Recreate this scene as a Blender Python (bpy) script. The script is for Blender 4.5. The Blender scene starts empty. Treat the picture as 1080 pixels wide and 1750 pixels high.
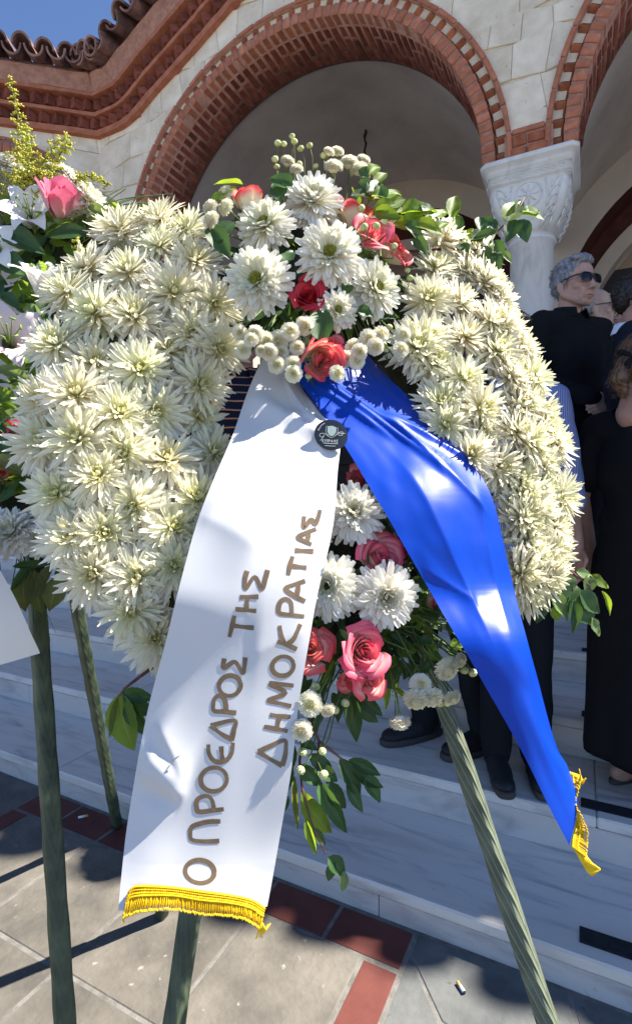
import bpy, bmesh, math, random
from mathutils import Vector, Matrix, Quaternion, noise
from mathutils.bvhtree import BVHTree

R = math.radians
rnd = random.Random(7)
scene = bpy.context.scene
COL = scene.collection

# ------------------------------------------------------------------ camera, sky, sun, exposure
HC = 1.20            # camera height above the paving
FPX = 900.0          # focal length in photograph pixels
HORIZON = 847.0
cam_d = bpy.data.cameras.new("camera")
cam_d.sensor_fit = 'VERTICAL'
cam_d.sensor_height = 36.0
cam_d.sensor_width = 36.0
cam_d.lens = 36.0 * FPX / 1750.0
cam_d.shift_y = -(875.0 - HORIZON) / 1750.0
cam_d.clip_start = 0.02
cam_d.clip_end = 500.0
cam = bpy.data.objects.new("camera", cam_d)
COL.objects.link(cam)
cam.location = (0, 0, HC)
cam.rotation_euler = (R(90), 0, 0)
scene.camera = cam

TO_SUN = Vector((0.752, 0.067, 1.0)).normalized()
SUN_EL = math.asin(TO_SUN.z)
SUN_AZ = math.atan2(TO_SUN.x, TO_SUN.y)
world = bpy.data.worlds.new("World")
scene.world = world
world.use_nodes = True
wt = world.node_tree
bg = wt.nodes["Background"]
sky_n = wt.nodes.new("ShaderNodeTexSky")
sky_n.sky_type = 'NISHITA'
sky_n.sun_disc = False
sky_n.sun_elevation = SUN_EL
sky_n.sun_rotation = SUN_AZ
sky_n.altitude = 3000.0
sky_n.air_density = 0.7
sky_n.dust_density = 0.0
sky_n.ozone_density = 4.0
wt.links.new(sky_n.outputs[0], bg.inputs[0])
bg.inputs[1].default_value = 0.112

sun_d = bpy.data.lights.new("sun", 'SUN')
sun_d.energy = 5.0
sun_d.angle = R(0.5)
sun_d.color = (1.0, 0.94, 0.84)
sun = bpy.data.objects.new("sun", sun_d)
COL.objects.link(sun)
sun.rotation_euler = (-TO_SUN).to_track_quat('-Z', 'Y').to_euler()
sun.location = (6, 1, 9)

scene.view_settings.view_transform = 'Standard'
scene.view_settings.look = 'None'
scene.view_settings.exposure = 1.6
scene.view_settings.gamma = 1.0
scene.view_settings.use_curve_mapping = False
scene.cycles.max_bounces = 8
scene.cycles.use_denoising = True

def P(px, py, Y):
    """world point seen at photograph pixel (px, py) at depth Y"""
    return Vector(((px - 540.0) / FPX * Y, Y, HC - (py - HORIZON) / FPX * Y))

# ------------------------------------------------------------------ helpers
class MB:
    def __init__(self):
        self.v = []; self.f = []; self.c = []; self.mi = []; self.cur = 0
    def vert(self, p, c=(0, 0, 0, 1)):
        self.v.append((p[0], p[1], p[2])); self.c.append(c); return len(self.v) - 1
    def face(self, *idx):
        self.f.append(tuple(idx)); self.mi.append(self.cur)
    def grid(self, rows, cols=None, closed=False):
        """rows: list of lists of (point, colour)"""
        ids = [[self.vert(p, c) for p, c in r] for r in rows]
        n = len(ids[0])
        for a, b in zip(ids[:-1], ids[1:]):
            for j in range(n if closed else n - 1):
                k = (j + 1) % n
                self.face(a[j], a[k], b[k], b[j])
        return ids
    def box(self, c, s, M=None, bev=0.0):
        """box centre c, full size s, optional 3x3/4x4 matrix applied about c; bev = chamfer"""
        hx, hy, hz = s[0] / 2, s[1] / 2, s[2] / 2
        c = Vector(c)
        if bev <= 0:
            pts = [Vector((x, y, z)) for x in (-hx, hx) for y in (-hy, hy) for z in (-hz, hz)]
            fs = [(0, 1, 3, 2), (4, 6, 7, 5), (0, 4, 5, 1), (2, 3, 7, 6), (0, 2, 6, 4), (1, 5, 7, 3)]
        else:
            b = min(bev, hx * .9, hy * .9, hz * .9)
            pts = []; idx = {}
            for sx in (-1, 1):
                for sy in (-1, 1):
                    for sz in (-1, 1):
                        for ax in range(3):
                            q = [sx * hx, sy * hy, sz * hz]
                            for k in range(3):
                                if k != ax:
                                    q[k] -= (sx, sy, sz)[k] * b
                            idx[(sx, sy, sz, ax)] = len(pts); pts.append(Vector(q))
            fs = []
            for ax in range(3):
                o1, o2 = (ax + 1) % 3, (ax + 2) % 3
                for s_ in (-1, 1):
                    def key(a, b2):
                        k = [0, 0, 0]; k[ax] = s_; k[o1] = a; k[o2] = b2
                        return idx[(k[0], k[1], k[2], ax)]
                    q = [key(-1, -1), key(1, -1), key(1, 1), key(-1, 1)]
                    fs.append(tuple(q if s_ > 0 else q[::-1]))
            for ax in range(3):      # edge chamfers
                o1, o2 = (ax + 1) % 3, (ax + 2) % 3
                for a in (-1, 1):
                    for b2 in (-1, 1):
                        def key(sv, face_ax):
                            k = [0, 0, 0]; k[ax] = sv; k[o1] = a; k[o2] = b2
                            return idx[(k[0], k[1], k[2], face_ax)]
                        q = [key(-1, o1), key(1, o1), key(1, o2), key(-1, o2)]
                        fs.append(tuple(q if a * b2 < 0 else q[::-1]))
            for sx in (-1, 1):
                for sy in (-1, 1):
                    for sz in (-1, 1):
                        q = [idx[(sx, sy, sz, k)] for k in range(3)]
                        fs.append(tuple(q if sx * sy * sz > 0 else q[::-1]))
        ids = []
        for p in pts:
            if M is not None:
                p = M @ p
            ids.append(self.vert(c + p))
        for f in fs:
            self.face(*[ids[i] for i in f])
    def tube(self, pts, rads, seg=8, cap=True, col=(0, 0, 0, 1)):
        pts = [Vector(p) for p in pts]
        if not isinstance(rads, (list, tuple)):
            rads = [rads] * len(pts)
        rows = []
        up = None
        for i, p in enumerate(pts):
            d = (pts[min(i + 1, len(pts) - 1)] - pts[max(i - 1, 0)])
            if d.length < 1e-9: d = Vector((0, 0, 1))
            d.normalize()
            if up is None:
                up = Vector((0, 0, 1)) if abs(d.z) < .9 else Vector((1, 0, 0))
            x = d.cross(up).normalized(); y = x.cross(d).normalized(); up = y
            rows.append([(p + (x * math.cos(2 * math.pi * k / seg) + y * math.sin(2 * math.pi * k / seg)) * rads[i], col) for k in range(seg)])
        ids = self.grid(rows, closed=True)
        if cap:
            self.face(*ids[0][::-1]); self.face(*ids[-1])
        return ids
    def capsule(self, a, b, ra, rb, seg=14, n=5):
        a = Vector(a); b = Vector(b); d = b - a; L = max(d.length, 1e-6); d = d / L
        pts = []; rads = []
        for i in range(n):
            t = math.pi / 2 * (1 - i / n)
            pts.append(a - d * ra * math.sin(t)); rads.append(max(ra * math.cos(t), ra * .05))
        for i in range(n + 1):
            t = math.pi / 2 * i / n
            pts.append(b + d * rb * math.sin(t)); rads.append(max(rb * math.cos(t), rb * .05))
        self.tube(pts, rads, seg)
    def ell(self, c, r, M=None, seg=16, rings=10):
        c = Vector(c); rows = []
        for i in range(rings + 1):
            th = math.pi * (0.02 + .96 * i / rings)
            row = []
            for k in range(seg):
                ph = 2 * math.pi * k / seg
                p = Vector((r[0] * math.sin(th) * math.cos(ph), r[1] * math.sin(th) * math.sin(ph), r[2] * math.cos(th)))
                if M is not None: p = M @ p
                row.append((c + p, (0, 0, 0, 1)))
            rows.append(row)
        ids = self.grid(rows, closed=True)
        self.face(*ids[0]); self.face(*ids[-1][::-1])
    def mesh(self, name, mats, smooth=True, attr=False):
        me = bpy.data.meshes.new(name)
        me.from_pydata(self.v, [], self.f)
        if not isinstance(mats, (list, tuple)): mats = [mats]
        for m in mats: me.materials.append(m)
        if len(mats) > 1:
            me.polygons.foreach_set("material_index", self.mi)
        me.polygons.foreach_set("use_smooth", [smooth] * len(self.f))
        if attr:
            ca = me.color_attributes.new("pc", 'FLOAT_COLOR', 'POINT')
            flat = [x for c in self.c for x in c]
            ca.data.foreach_set("color", flat)
        me.update()
        return me
    def fixn(self, me):
        bm = bmesh.new(); bm.from_mesh(me)
        bmesh.ops.recalc_face_normals(bm, faces=bm.faces); bm.to_mesh(me); bm.free(); return me

WORLD = {}
def root(name, label, cat, loc=(0, 0, 0), rotz=0.0, group=None):
    o = bpy.data.objects.new(name, None); COL.objects.link(o)
    o.empty_display_size = .1
    o.location = loc; o.rotation_euler = (0, 0, rotz)
    o["label"] = label; o["category"] = cat
    if group: o["group"] = group
    WORLD[o] = Matrix.Translation(Vector(loc)) @ Matrix.Rotation(rotz, 4, 'Z')
    return o
def put(name, me, parent=None, M=None, local=False, label=None, cat=None, group=None, kind=None):
    """link mesh me as an object; M is its world matrix (or local to the parent when local)"""
    o = bpy.data.objects.new(name, me); COL.objects.link(o)
    M = M or Matrix.Identity(4)
    if parent is not None:
        o.parent = parent
        PW = WORLD.get(parent, Matrix.Identity(4))
        if local:
            o.matrix_local = M; WORLD[o] = PW @ M
        else:
            o.matrix_parent_inverse = PW.inverted(); o.matrix_basis = M; WORLD[o] = M.copy()
    else:
        o.matrix_basis = M; WORLD[o] = M.copy()
    if label: o["label"] = label
    if cat: o["category"] = cat
    if group: o["group"] = group
    if kind: o["kind"] = kind
    return o

def frame(z, yhint):
    """rotation matrix whose z axis is z and whose y axis leans towards yhint"""
    z = Vector(z).normalized(); y = Vector(yhint); y = (y - z * y.dot(z))
    if y.length < 1e-6: y = z.orthogonal()
    y.normalize(); x = y.cross(z)
    return Matrix((x, y, z)).transposed()
def xf(p, rot3, s):
    if not isinstance(s, (tuple, list, Vector)): s = (s, s, s)
    return Matrix.Translation(Vector(p)) @ rot3.to_4x4() @ Matrix.Diagonal((s[0], s[1], s[2], 1))

# ------------------------------------------------------------------ materials
def nmat(name):
    m = bpy.data.materials.new(name); m.use_nodes = True
    nt = m.node_tree; bs = nt.nodes["Principled BSDF"]
    return m, nt, bs
def node(nt, t, **kw):
    n = nt.nodes.new(t)
    for k, v in kw.items():
        if k.startswith("i_"):
            key = k[2:]
            key = int(key) if key.isdigit() else key
            n.inputs[key].default_value = v
        else: setattr(n, k, v)
    return n
def ramp(nt, stops, src, interp='LINEAR'):
    r = nt.nodes.new("ShaderNodeValToRGB"); r.color_ramp.interpolation = interp
    el = r.color_ramp.elements
    while len(el) < len(stops): el.new(.5)
    for e, (p, c) in zip(el, stops):
        e.position = p; e.color = (*c, 1) if len(c) == 3 else c
    nt.links.new(src, r.inputs[0]); return r
def mixc(nt, fac, a, b, blend='MIX'):
    m = nt.nodes.new("ShaderNodeMix"); m.data_type = 'RGBA'; m.blend_type = blend
    for sock, val in ((m.inputs[0], fac), (m.inputs[6], a), (m.inputs[7], b)):
        if hasattr(val, "links") or isinstance(val, bpy.types.NodeSocket): nt.links.new(val, sock)
        elif isinstance(val, (int, float)): sock.default_value = val
        else: sock.default_value = (*val, 1)
    return m.outputs[2]
def bump(nt, bs, src, strength=.3, dist=.01):
    b = node(nt, "ShaderNodeBump"); b.inputs["Strength"].default_value = strength; b.inputs["Distance"].default_value = dist
    nt.links.new(src, b.inputs["Height"]); nt.links.new(b.outputs[0], bs.inputs["Normal"]); return b
def noisy(name, c1, c2, scale=8, rough=.7, detail=6, bmp=.25, bdist=.004, rand=.0, spec=.4, coord="Object", contrast=(.35, .65), stretch=None, speck=None, bscale=None):
    """general mottled surface: two colours through noise, per-object brightness jitter, fine relief"""
    m, nt, bs = nmat(name)
    tc = node(nt, "ShaderNodeTexCoord"); src = tc.outputs[coord]
    if stretch:
        mp = node(nt, "ShaderNodeMapping"); mp.inputs["Scale"].default_value = stretch
        nt.links.new(src, mp.inputs[0]); src = mp.outputs[0]
    oi = node(nt, "ShaderNodeObjectInfo")
    ad = node(nt, "ShaderNodeVectorMath", operation='MULTIPLY_ADD')
    cmb = node(nt, "ShaderNodeCombineXYZ")
    nt.links.new(oi.outputs["Random"], cmb.inputs[0]); nt.links.new(oi.outputs["Random"], cmb.inputs[1])
    nt.links.new(cmb.outputs[0], ad.inputs[0]); ad.inputs[1].default_value = (13, 29, 7); nt.links.new(src, ad.inputs[2])
    nz = node(nt, "ShaderNodeTexNoise"); nz.inputs["Scale"].default_value = scale; nz.inputs["Detail"].default_value = detail; nz.inputs["Roughness"].default_value = .62
    nt.links.new(ad.outputs[0], nz.inputs["Vector"])
    rp = ramp(nt, [(contrast[0], c1), (contrast[1], c2)], nz.outputs["Fac"])
    out = rp.outputs[0]
    if rand > 0:
        mr = node(nt, "ShaderNodeMapRange"); mr.inputs[3].default_value = 1 - rand; mr.inputs[4].default_value = 1 + rand
        nt.links.new(oi.outputs["Random"], mr.inputs[0])
        hs = node(nt, "ShaderNodeHueSaturation"); nt.links.new(mr.outputs[0], hs.inputs["Value"]); nt.links.new(out, hs.inputs["Color"]); out = hs.outputs[0]
    if speck:
        n2 = node(nt, "ShaderNodeTexNoise"); n2.inputs["Scale"].default_value = speck[0]; n2.inputs["Detail"].default_value = 3
        nt.links.new(ad.outputs[0], n2.inputs["Vector"])
        r2 = ramp(nt, [(speck[2], (0, 0, 0)), (speck[2] + .06, (1, 1, 1))], n2.outputs["Fac"])
        out = mixc(nt, r2.outputs[0], out, speck[1])
    nt.links.new(out, bs.inputs["Base Color"])
    bs.inputs["Roughness"].default_value = rough
    bs.inputs["Specular IOR Level"].default_value = spec
    if bmp > 0:
        n3 = node(nt, "ShaderNodeTexNoise"); n3.inputs["Scale"].default_value = bscale or scale * 6; n3.inputs["Detail"].default_value = 5
        nt.links.new(ad.outputs[0], n3.inputs["Vector"])
        bump(nt, bs, n3.outputs["Fac"], bmp, bdist)
    return m
def plain(name, c, rough=.5, spec=.5, metal=0.0):
    m, nt, bs = nmat(name)
    bs.inputs["Base Color"].default_value = (*c, 1); bs.inputs["Roughness"].default_value = rough
    bs.inputs["Specular IOR Level"].default_value = spec; bs.inputs["Metallic"].default_value = metal
    return m

M = {}
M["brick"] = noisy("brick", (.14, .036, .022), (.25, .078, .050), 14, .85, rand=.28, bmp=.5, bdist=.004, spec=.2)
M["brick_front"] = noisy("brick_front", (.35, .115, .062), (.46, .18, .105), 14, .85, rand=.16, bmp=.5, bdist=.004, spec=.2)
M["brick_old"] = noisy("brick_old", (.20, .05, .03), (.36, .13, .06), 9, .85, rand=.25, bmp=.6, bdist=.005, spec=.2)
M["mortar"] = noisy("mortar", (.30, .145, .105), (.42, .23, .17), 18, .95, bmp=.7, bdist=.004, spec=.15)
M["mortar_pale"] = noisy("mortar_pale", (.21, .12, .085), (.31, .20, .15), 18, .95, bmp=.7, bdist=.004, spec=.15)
M["stone"] = noisy("stone", (.60, .50, .37), (.78, .68, .53), 5, .9, rand=.07, bmp=.6, bdist=.006, spec=.2, speck=(22, (.40, .34, .27), .68))
M["stone_joint"] = noisy("stone_joint", (.53, .43, .31), (.68, .58, .44), 14, .95, bmp=.6, bdist=.005, spec=.15)
M["plaster"] = noisy("plaster", (.40, .35, .315), (.52, .465, .42), 1.6, .95, bmp=.35, bdist=.003, spec=.15, bscale=90)
M["plaster_warm"] = noisy("plaster_warm", (.44, .37, .31), (.50, .43, .36), 2.2, .95, bmp=.3, bdist=.003, spec=.15, bscale=90)
M["maroon"] = noisy("maroon", (.06, .018, .014), (.085, .027, .02), 6, .8, spec=.2)
M["door_dark"] = noisy("door_dark", (.012, .009, .008), (.022, .016, .014), 6, .6)  # near-black: darkness of the unlit interior put into the colour; lamp cord shares it
M["tile"] = noisy("tile", (.13, .075, .065), (.36, .20, .16), 9, .85, rand=.25, bmp=.5, bdist=.004, spec=.2, contrast=(.38, .68))
def marble(name, base, vein, warm, stretch, amount=.5):
    m, nt, bs = nmat(name)
    tc = node(nt, "ShaderNodeTexCoord"); oi = node(nt, "ShaderNodeObjectInfo")
    cmb = node(nt, "ShaderNodeCombineXYZ"); nt.links.new(oi.outputs["Random"], cmb.inputs[0]); nt.links.new(oi.outputs["Random"], cmb.inputs[1])
    ad = node(nt, "ShaderNodeVectorMath", operation='MULTIPLY_ADD'); nt.links.new(cmb.outputs[0], ad.inputs[0]); ad.inputs[1].default_value = (17, 31, 5)
    mp = node(nt, "ShaderNodeMapping"); mp.inputs["Scale"].default_value = stretch; mp.inputs["Rotation"].default_value = (0, 0, R(-20))
    nt.links.new(tc.outputs["Object"], mp.inputs[0]); nt.links.new(mp.outputs[0], ad.inputs[2])
    n1 = node(nt, "ShaderNodeTexNoise"); n1.inputs["Scale"].default_value = 3.0; n1.inputs["Detail"].default_value = 9; n1.inputs["Roughness"].default_value = .6; n1.inputs["Distortion"].default_value = .7
    nt.links.new(ad.outputs[0], n1.inputs["Vector"])
    r1 = ramp(nt, [(.32, vein), (.50, base), (.72, tuple(min(.9, x * 1.08) for x in base))], n1.outputs["Fac"])
    n2 = node(nt, "ShaderNodeTexNoise"); n2.inputs["Scale"].default_value = 1.3; n2.inputs["Detail"].default_value = 4
    nt.links.new(ad.outputs[0], n2.inputs["Vector"])
    r2 = ramp(nt, [(.42, (0, 0, 0)), (.75, (1, 1, 1))], n2.outputs["Fac"])
    out = mixc(nt, r2.outputs[0], r1.outputs[0], warm)
    n4 = node(nt, "ShaderNodeTexNoise"); n4.inputs["Scale"].default_value = 60; n4.inputs["Detail"].default_value = 2
    nt.links.new(tc.outputs["Object"], n4.inputs["Vector"])
    r4 = ramp(nt, [(.68, (0, 0, 0)), (.76, (.5, .5, .5))], n4.outputs["Fac"])
    out = mixc(nt, r4.outputs[0], out, tuple(x * .6 for x in base))
    nt.links.new(out, bs.inputs["Base Color"])
    rr = node(nt, "ShaderNodeMapRange"); rr.inputs[3].default_value = .28; rr.inputs[4].default_value = .5
    nt.links.new(n1.outputs["Fac"], rr.inputs[0]); nt.links.new(rr.outputs[0], bs.inputs["Roughness"])
    bump(nt, bs, n4.outputs["Fac"], .08, .002)
    return m
M["tread"] = marble("marble_tread", (.67, .62, .56), (.35, .335, .325), (.64, .58, .51), (1.1, 7, 3))
M["riser"] = marble("marble_riser", (.56, .51, .475), (.36, .325, .305), (.57, .49, .42), (1.3, 3, 5))
M["column"] = marble("marble_column", (.64, .61, .575), (.45, .435, .42), (.60, .575, .54), (4, 4, 1.2))
M["capital"] = marble("marble_capital", (.66, .64, .60), (.50, .48, .46), (.66, .62, .56), (3, 3, 3))
M["slab"] = noisy("slab", (.090, .083, .072), (.155, .140, .118), 7, .85, rand=.10, bmp=.7, bdist=.006, spec=.25, speck=(42, (.27, .25, .22), .70))
M["slab_dark"] = noisy("slab_dark", (.075, .08, .08), (.135, .138, .135), 6, .75, rand=.12, bmp=.6, bdist=.005, spec=.3, speck=(30, (.06, .06, .06), .66))
M["red_tile"] = noisy("red_tile", (.085, .023, .019), (.125, .037, .029), 8, .7, rand=.12, bmp=.3, bdist=.003, spec=.3)
M["grout"] = noisy("grout", (.12, .115, .105), (.20, .19, .175), 30, .95, bmp=.6, bdist=.003, spec=.15)
M["strip"] = noisy("strip", (.012, .013, .017), (.022, .024, .03), 60, .9, bmp=.8, bdist=.002, spec=.25)
M["plaza"] = noisy("plaza", (.19, .17, .14), (.26, .23, .19), 3, .9, bmp=.5, bdist=.005, spec=.2)
# ------------------------------------------------------------------ church: local x along the facade, y into the building, z up
SC = HC / 1.12
FC, FS = 0.8912, 0.4536
FM = Matrix(((SC * FC, SC * FS, 0, SC * 1.41), (-SC * FS, SC * FC, 0, SC * 3.5), (0, 0, SC, 0), (0, 0, 0, 1)))
FMI = FM.inverted()
Z0 = 3.37            # springing of the arches
RI = 1.57
FLOOR = 0.59

# ---- ground
g = MB(); g.box((0, 0, -.512), (120, 120, 1.0)); put("ground", g.mesh("ground", M["plaza"], False), kind="structure")
pav = bpy.data.objects.new("pavement", None); COL.objects.link(pav); pav["kind"] = "structure"; WORLD[pav] = Matrix.Identity(4)
g = MB(); g.box((-1.0, -4.35, -.008), (9.0, 3.84, .012)); put("mortar_bed", g.mesh("mortar_bed", M["grout"], False), pav, FM)
_boxcache = {}
def unit_box(mat, size, bev=.004):
    key = (mat, tuple(round(x, 4) for x in size), bev)
    if key not in _boxcache:
        b = MB(); b.box((0, 0, 0), size, bev=bev); _boxcache[key] = b.mesh(mat + "_piece", M[mat], False)
    return _boxcache[key]
def paver(name, mat, u0, u1, d0, d1, gap=.008, tk=.03):
    s = (u1 - u0 - gap, d1 - d0 - gap, tk)
    if s[0] <= .02 or s[1] <= .02: return
    me = unit_box(mat, s, .003)
    put(name, me, pav, FM @ Matrix.Translation(((u0 + u1) / 2, (d0 + d1) / 2, -tk / 2 + rnd.uniform(-.0012, .0008))) @ Matrix.Rotation(rnd.uniform(-.002, .002), 4, 'X'))
DR1 = -2.435
u0, u1 = -1.404, -.149
uu = u1 + .095
k = 0
xs = [uu - .205 * i for i in range(8)] + [-1.489]
for a, b in zip(xs[1:], xs[:-1]):
    if b - a > .03: paver("red_tile", "red_tile", a, b, -2.565, DR1 - .004)
rows = [-2.567, -2.924, -3.281, -3.638, -3.995, -4.352, -4.709]
for (sa, sb) in ((-.149, -.054), (-1.489, -1.404)):
    y = -2.567; 
    while y > -4.72:
        paver("red_tile", "red_tile", sa, sb, y - .205, y); y -= .205
paver("red_tile", "red_tile", -1.489, -1.404 + .12, -4.9, -4.772)
for r0, r1 in zip(rows[1:], rows[:-1]):
    for i in range(4):
        a = u0 + i * (u1 - u0) / 4
        paver("paving_slab", "slab", a, a + (u1 - u0) / 4, r0, r1)
for r0, r1 in zip([-2.80] + [-2.80 - .357 * i for i in range(1, 6)], [DR1 - .004] + [-2.80 - .357 * i for i in range(0, 5)]):
    a = -1.489
    while a > -4.2:
        w_ = rnd.choice((.31, .36, .42)); paver("paving_slab", "slab", a - w_, a, r0, r1); a -= w_
# right of the red frame: darker broken slabs laid as polygons
def poly_slab(pts, mat, name, tk=.03, inset=.005, top=0.0):
    c = sum((Vector((p[0], p[1])) for p in pts), Vector((0, 0))) / len(pts)
    q = []
    for p in pts:
        v = Vector((p[0], p[1])) - c; q.append(c + v * (1 - inset / max(v.length, .02)))
    b = MB(); n = len(q)
    lo = [b.vert((p.x - c.x, p.y - c.y, -tk)) for p in q]
    up = [b.vert((p.x - c.x, p.y - c.y, -.003)) for p in q]
    tp = [b.vert(((p.x - c.x) * (1 - .004 / max((p - c).length, .02)), (p.y - c.y) * (1 - .004 / max((p - c).length, .02)), 0)) for p in q]
    for i in range(n):
        j = (i + 1) % n; b.face(lo[i], lo[j], up[j], up[i]); b.face(up[i], up[j], tp[j], tp[i])
    b.face(*tp)
    me = b.fixn(b.mesh(name, M[mat], False))
    put(name, me, pav, FM @ Matrix.Translation((c.x, c.y, top + rnd.uniform(-.0015, .0008))))
px_ = lambda x, y: (FMI @ P(x, y, HC * FPX / (y - HORIZON)))
j1 = px_(700, 1631); j2 = px_(752, 1748)
t_ = (j2 - j1); j3 = j1 + t_ * 3.5
poly_slab([(-.050, DR1 - .004), (.30, DR1 - .004), (.36, -2.72), (j2.x, j2.y), (j1.x, j1.y), (-.050, -2.50)], "slab_dark", "paving_slab")
poly_slab([(-.050, -2.50), (j1.x, j1.y), (j2.x, j2.y), (j3.x, j3.y), (-.050, -3.05)], "slab_dark", "paving_slab")
poly_slab([(.30, DR1 - .004), (.85, DR1 - .004), (.80, -2.83), (.36, -2.72)], "slab_dark", "paving_slab")
poly_slab([(.36, -2.72), (.80, -2.83), (.86, -3.3), (.2, -3.42), (j3.x, j3.y), (j2.x, j2.y)], "slab_dark", "paving_slab")
poly_slab([(.85, DR1 - .004), (1.5, DR1 - .004), (1.6, -3.0), (.80, -2.83)], "slab_dark", "paving_slab")
poly_slab([(-.050, -3.05), (j3.x, j3.y), (.2, -3.42), (.15, -3.8), (-.050, -3.8)], "slab_dark", "paving_slab")
for r0 in (-3.8, -4.2, -4.6):
    a = -.05
    while a < 1.7:
        w_ = rnd.choice((.35, .45, .52)); paver("paving_slab", "slab_dark", a, a + w_, r0 - .4, r0); a += w_
poly_slab([(.2, -3.42), (.86, -3.3), (.9, -3.8), (.15, -3.8)], "slab_dark", "paving_slab")
poly_slab([(.80, -2.83), (1.6, -3.0), (1.7, -3.8), (.9, -3.8), (.86, -3.3)], "slab_dark", "paving_slab")

# ---- steps
st = bpy.data.objects.new("stairs", None); COL.objects.link(st); st["kind"] = "structure"; WORLD[st] = Matrix.Identity(4)
RD = [DR1, -2.07, -1.71, -1.31, -.86]
RZ = [0.085, .207, .338, .463, FLOOR]
core = MB()
for i in range(5):
    d1 = RD[i + 1] if i < 4 else 5.0
    core.box(((2.0), (RD[i] + .03 + d1 + .03) / 2, (RZ[i] - .03) / 2 - .02), (16.9, d1 - RD[i], RZ[i] - .03 + .04))
put("core", core.mesh("stair_core", M["riser"], False), st, FM)
for i in range(5):
    zlo = RZ[i - 1] if i else -.005
    d1 = RD[i + 1] + .028 if i < 4 else .9
    x = -6.4 + rnd.uniform(0, .8)
    while x < 10:
        L = rnd.choice((1.9, 2.2, 2.5))
        put("tread", unit_box("tread", (L - .0012, d1 - RD[i], .032), .005), st, FM @ Matrix.Translation((x + L / 2, (d1 + RD[i]) / 2, RZ[i] - .016 + rnd.uniform(-.0006, .0006))))
        x += L
    x = -6.4 + rnd.uniform(0, .8)
    while x < 10:
        L = rnd.choice((1.0, 1.3, 1.6))
        put("riser", unit_box("riser", (L - .002, .024, RZ[i] - zlo - .033), .002), st, FM @ Matrix.Translation((x + L / 2, RD[i] + .004 + .012, (RZ[i] - .033 + zlo) / 2)))
        x += L
    if i < 4:
        put("grip_strip", unit_box("strip", (.62, .05, .004), .001), st, FM @ Matrix.Translation((.325 + .31 + rnd.uniform(-.008, .008), RD[i] + .064, RZ[i] + .002)))
x = -6
while x < 10:
    for d in (1.7, 2.5):
        put("tread", unit_box("tread", (1.0 - .003, .797, .032), .004), st, FM @ Matrix.Translation((x + .5, d - .4, FLOOR - .017)))
    x += 1.0

# ---- church
church = root("church", "stone and brick church porch with round arches on marble columns", "church", FM @ Vector((0, 0, FLOOR)))
def cput(name, me, L=None, parent=None, **k):
    return put(name, me, parent or church, FM @ (L or Matrix.Identity(4)), **k)

def catmull(pts, n):
    out = []
    for i in range(len(pts) - 1):
        p0 = pts[max(i - 1, 0)]; p1 = pts[i]; p2 = pts[i + 1]; p3 = pts[min(i + 2, len(pts) - 1)]
        for k in range(n):
            t = k / n
            out.append(.5 * ((2 * p1) + (p2 - p0) * t + (2 * p0 - 5 * p1 + 4 * p2 - p3) * t * t + (3 * p1 - p0 - 3 * p2 + p3) * t ** 3))
    out.append(pts[-1]); return out
half = [(-2.16, 1.35), (-1.75, 1.36), (-1.39, 1.535), (-.865, 1.79), (-.438, 2.0), (0, 2.06), (.438, 2.0), (.865, 1.79), (1.39, 1.535), (1.73, 1.37)]
fp = []
for ai, uc in enumerate((-1.87, 1.87, 5.61)):
    for x, z in (half if ai == 0 else [(-1.73, 1.37)] + half[2:]):
        fp.append(Vector((uc + x, 0, Z0 + z)))
    fp.append(Vector((uc + 1.87, 0, Z0 + 1.335)))
fp[-1].z = Z0 + 1.35; fp.append(Vector((8.6, 0, Z0 + 1.35)))
fac = catmull(fp, 6)
UL = Vector((-.779, -.627, 0)); OL = Vector((.627, -.779, 0)); OF = Vector((0, -1, 0))
corner = fac[0].copy()
path = []
for v in (3.2, 2.8, 2.4, 2.0, 1.7, 1.4, 1.1, .8, .5, .25):
    path.append((corner + UL * v, Vector((0, 0, 1)), OL.copy()))
bis = (OL + OF).normalized() / math.cos(R(19.4))
for i, p in enumerate(fac):
    if i == 0: path.append((p, Vector((0, 0, 1)), bis)); continue
    t = (fac[min(i + 1, len(fac) - 1)] - fac[i - 1]).normalized()
    path.append((p, Vector((-t.z, 0, t.x)), OF.copy()))
def sweep(n0, n1, o0, o1=None, back=.06, wob=0.0):
    o1 = o0 if o1 is None else o1
    b = MB(); rows = []
    for (p, N, O) in path:
        w = lambda: rnd.uniform(-wob, wob)
        rows.append([(p + N * n0 - O * back, 0), (p + N * (n0 + w()) + O * (o0 + w()), 0), (p + N * (n1 + w()) + O * (o1 + w()), 0), (p + N * n1 - O * back, 0)])
    rows = [[(q[0], (0, 0, 0, 1)) for q in r] for r in rows]
    ids = b.grid(rows, closed=True); b.face(*ids[0][::-1]); b.face(*ids[-1])
    return b
def pathlen(step, start=0.0):
    """points along the path every step: (P, N, O, T)"""
    out = []; acc = start
    for (p, N, O), (q, N2, O2) in zip(path[:-1], path[1:]):
        L = (q - p).length
        while acc < L:
            t = acc / L; n = N.lerp(N2, t).normalized(); o = O.lerp(O2, t).normalized()
            out.append((p.lerp(q, t), n, o, (q - p).normalized())); acc += step
        acc -= L
    return out
cornice = cput("cornice", sweep(.37, .50, .14, .20, wob=.008).mesh("cornice", M["mortar"], False))
for n0, n1, o, m in ((0, .058, .055, "brick_front"), (.172, .208, .095, "brick_front"), (.33, .368, .145, "brick_front")):
    b = sweep(n0, n1, o, wob=.004); cput("brick_band", b.mesh("brick_band", M[m], False), parent=cornice)
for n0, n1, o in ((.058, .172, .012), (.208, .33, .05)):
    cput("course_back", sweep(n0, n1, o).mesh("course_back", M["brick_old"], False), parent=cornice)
db = MB(); db.box((0, 0, 0), (.082, .082, .098), bev=.004); dog_me = db.mesh("dogtooth_brick", M["brick"], False)
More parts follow.
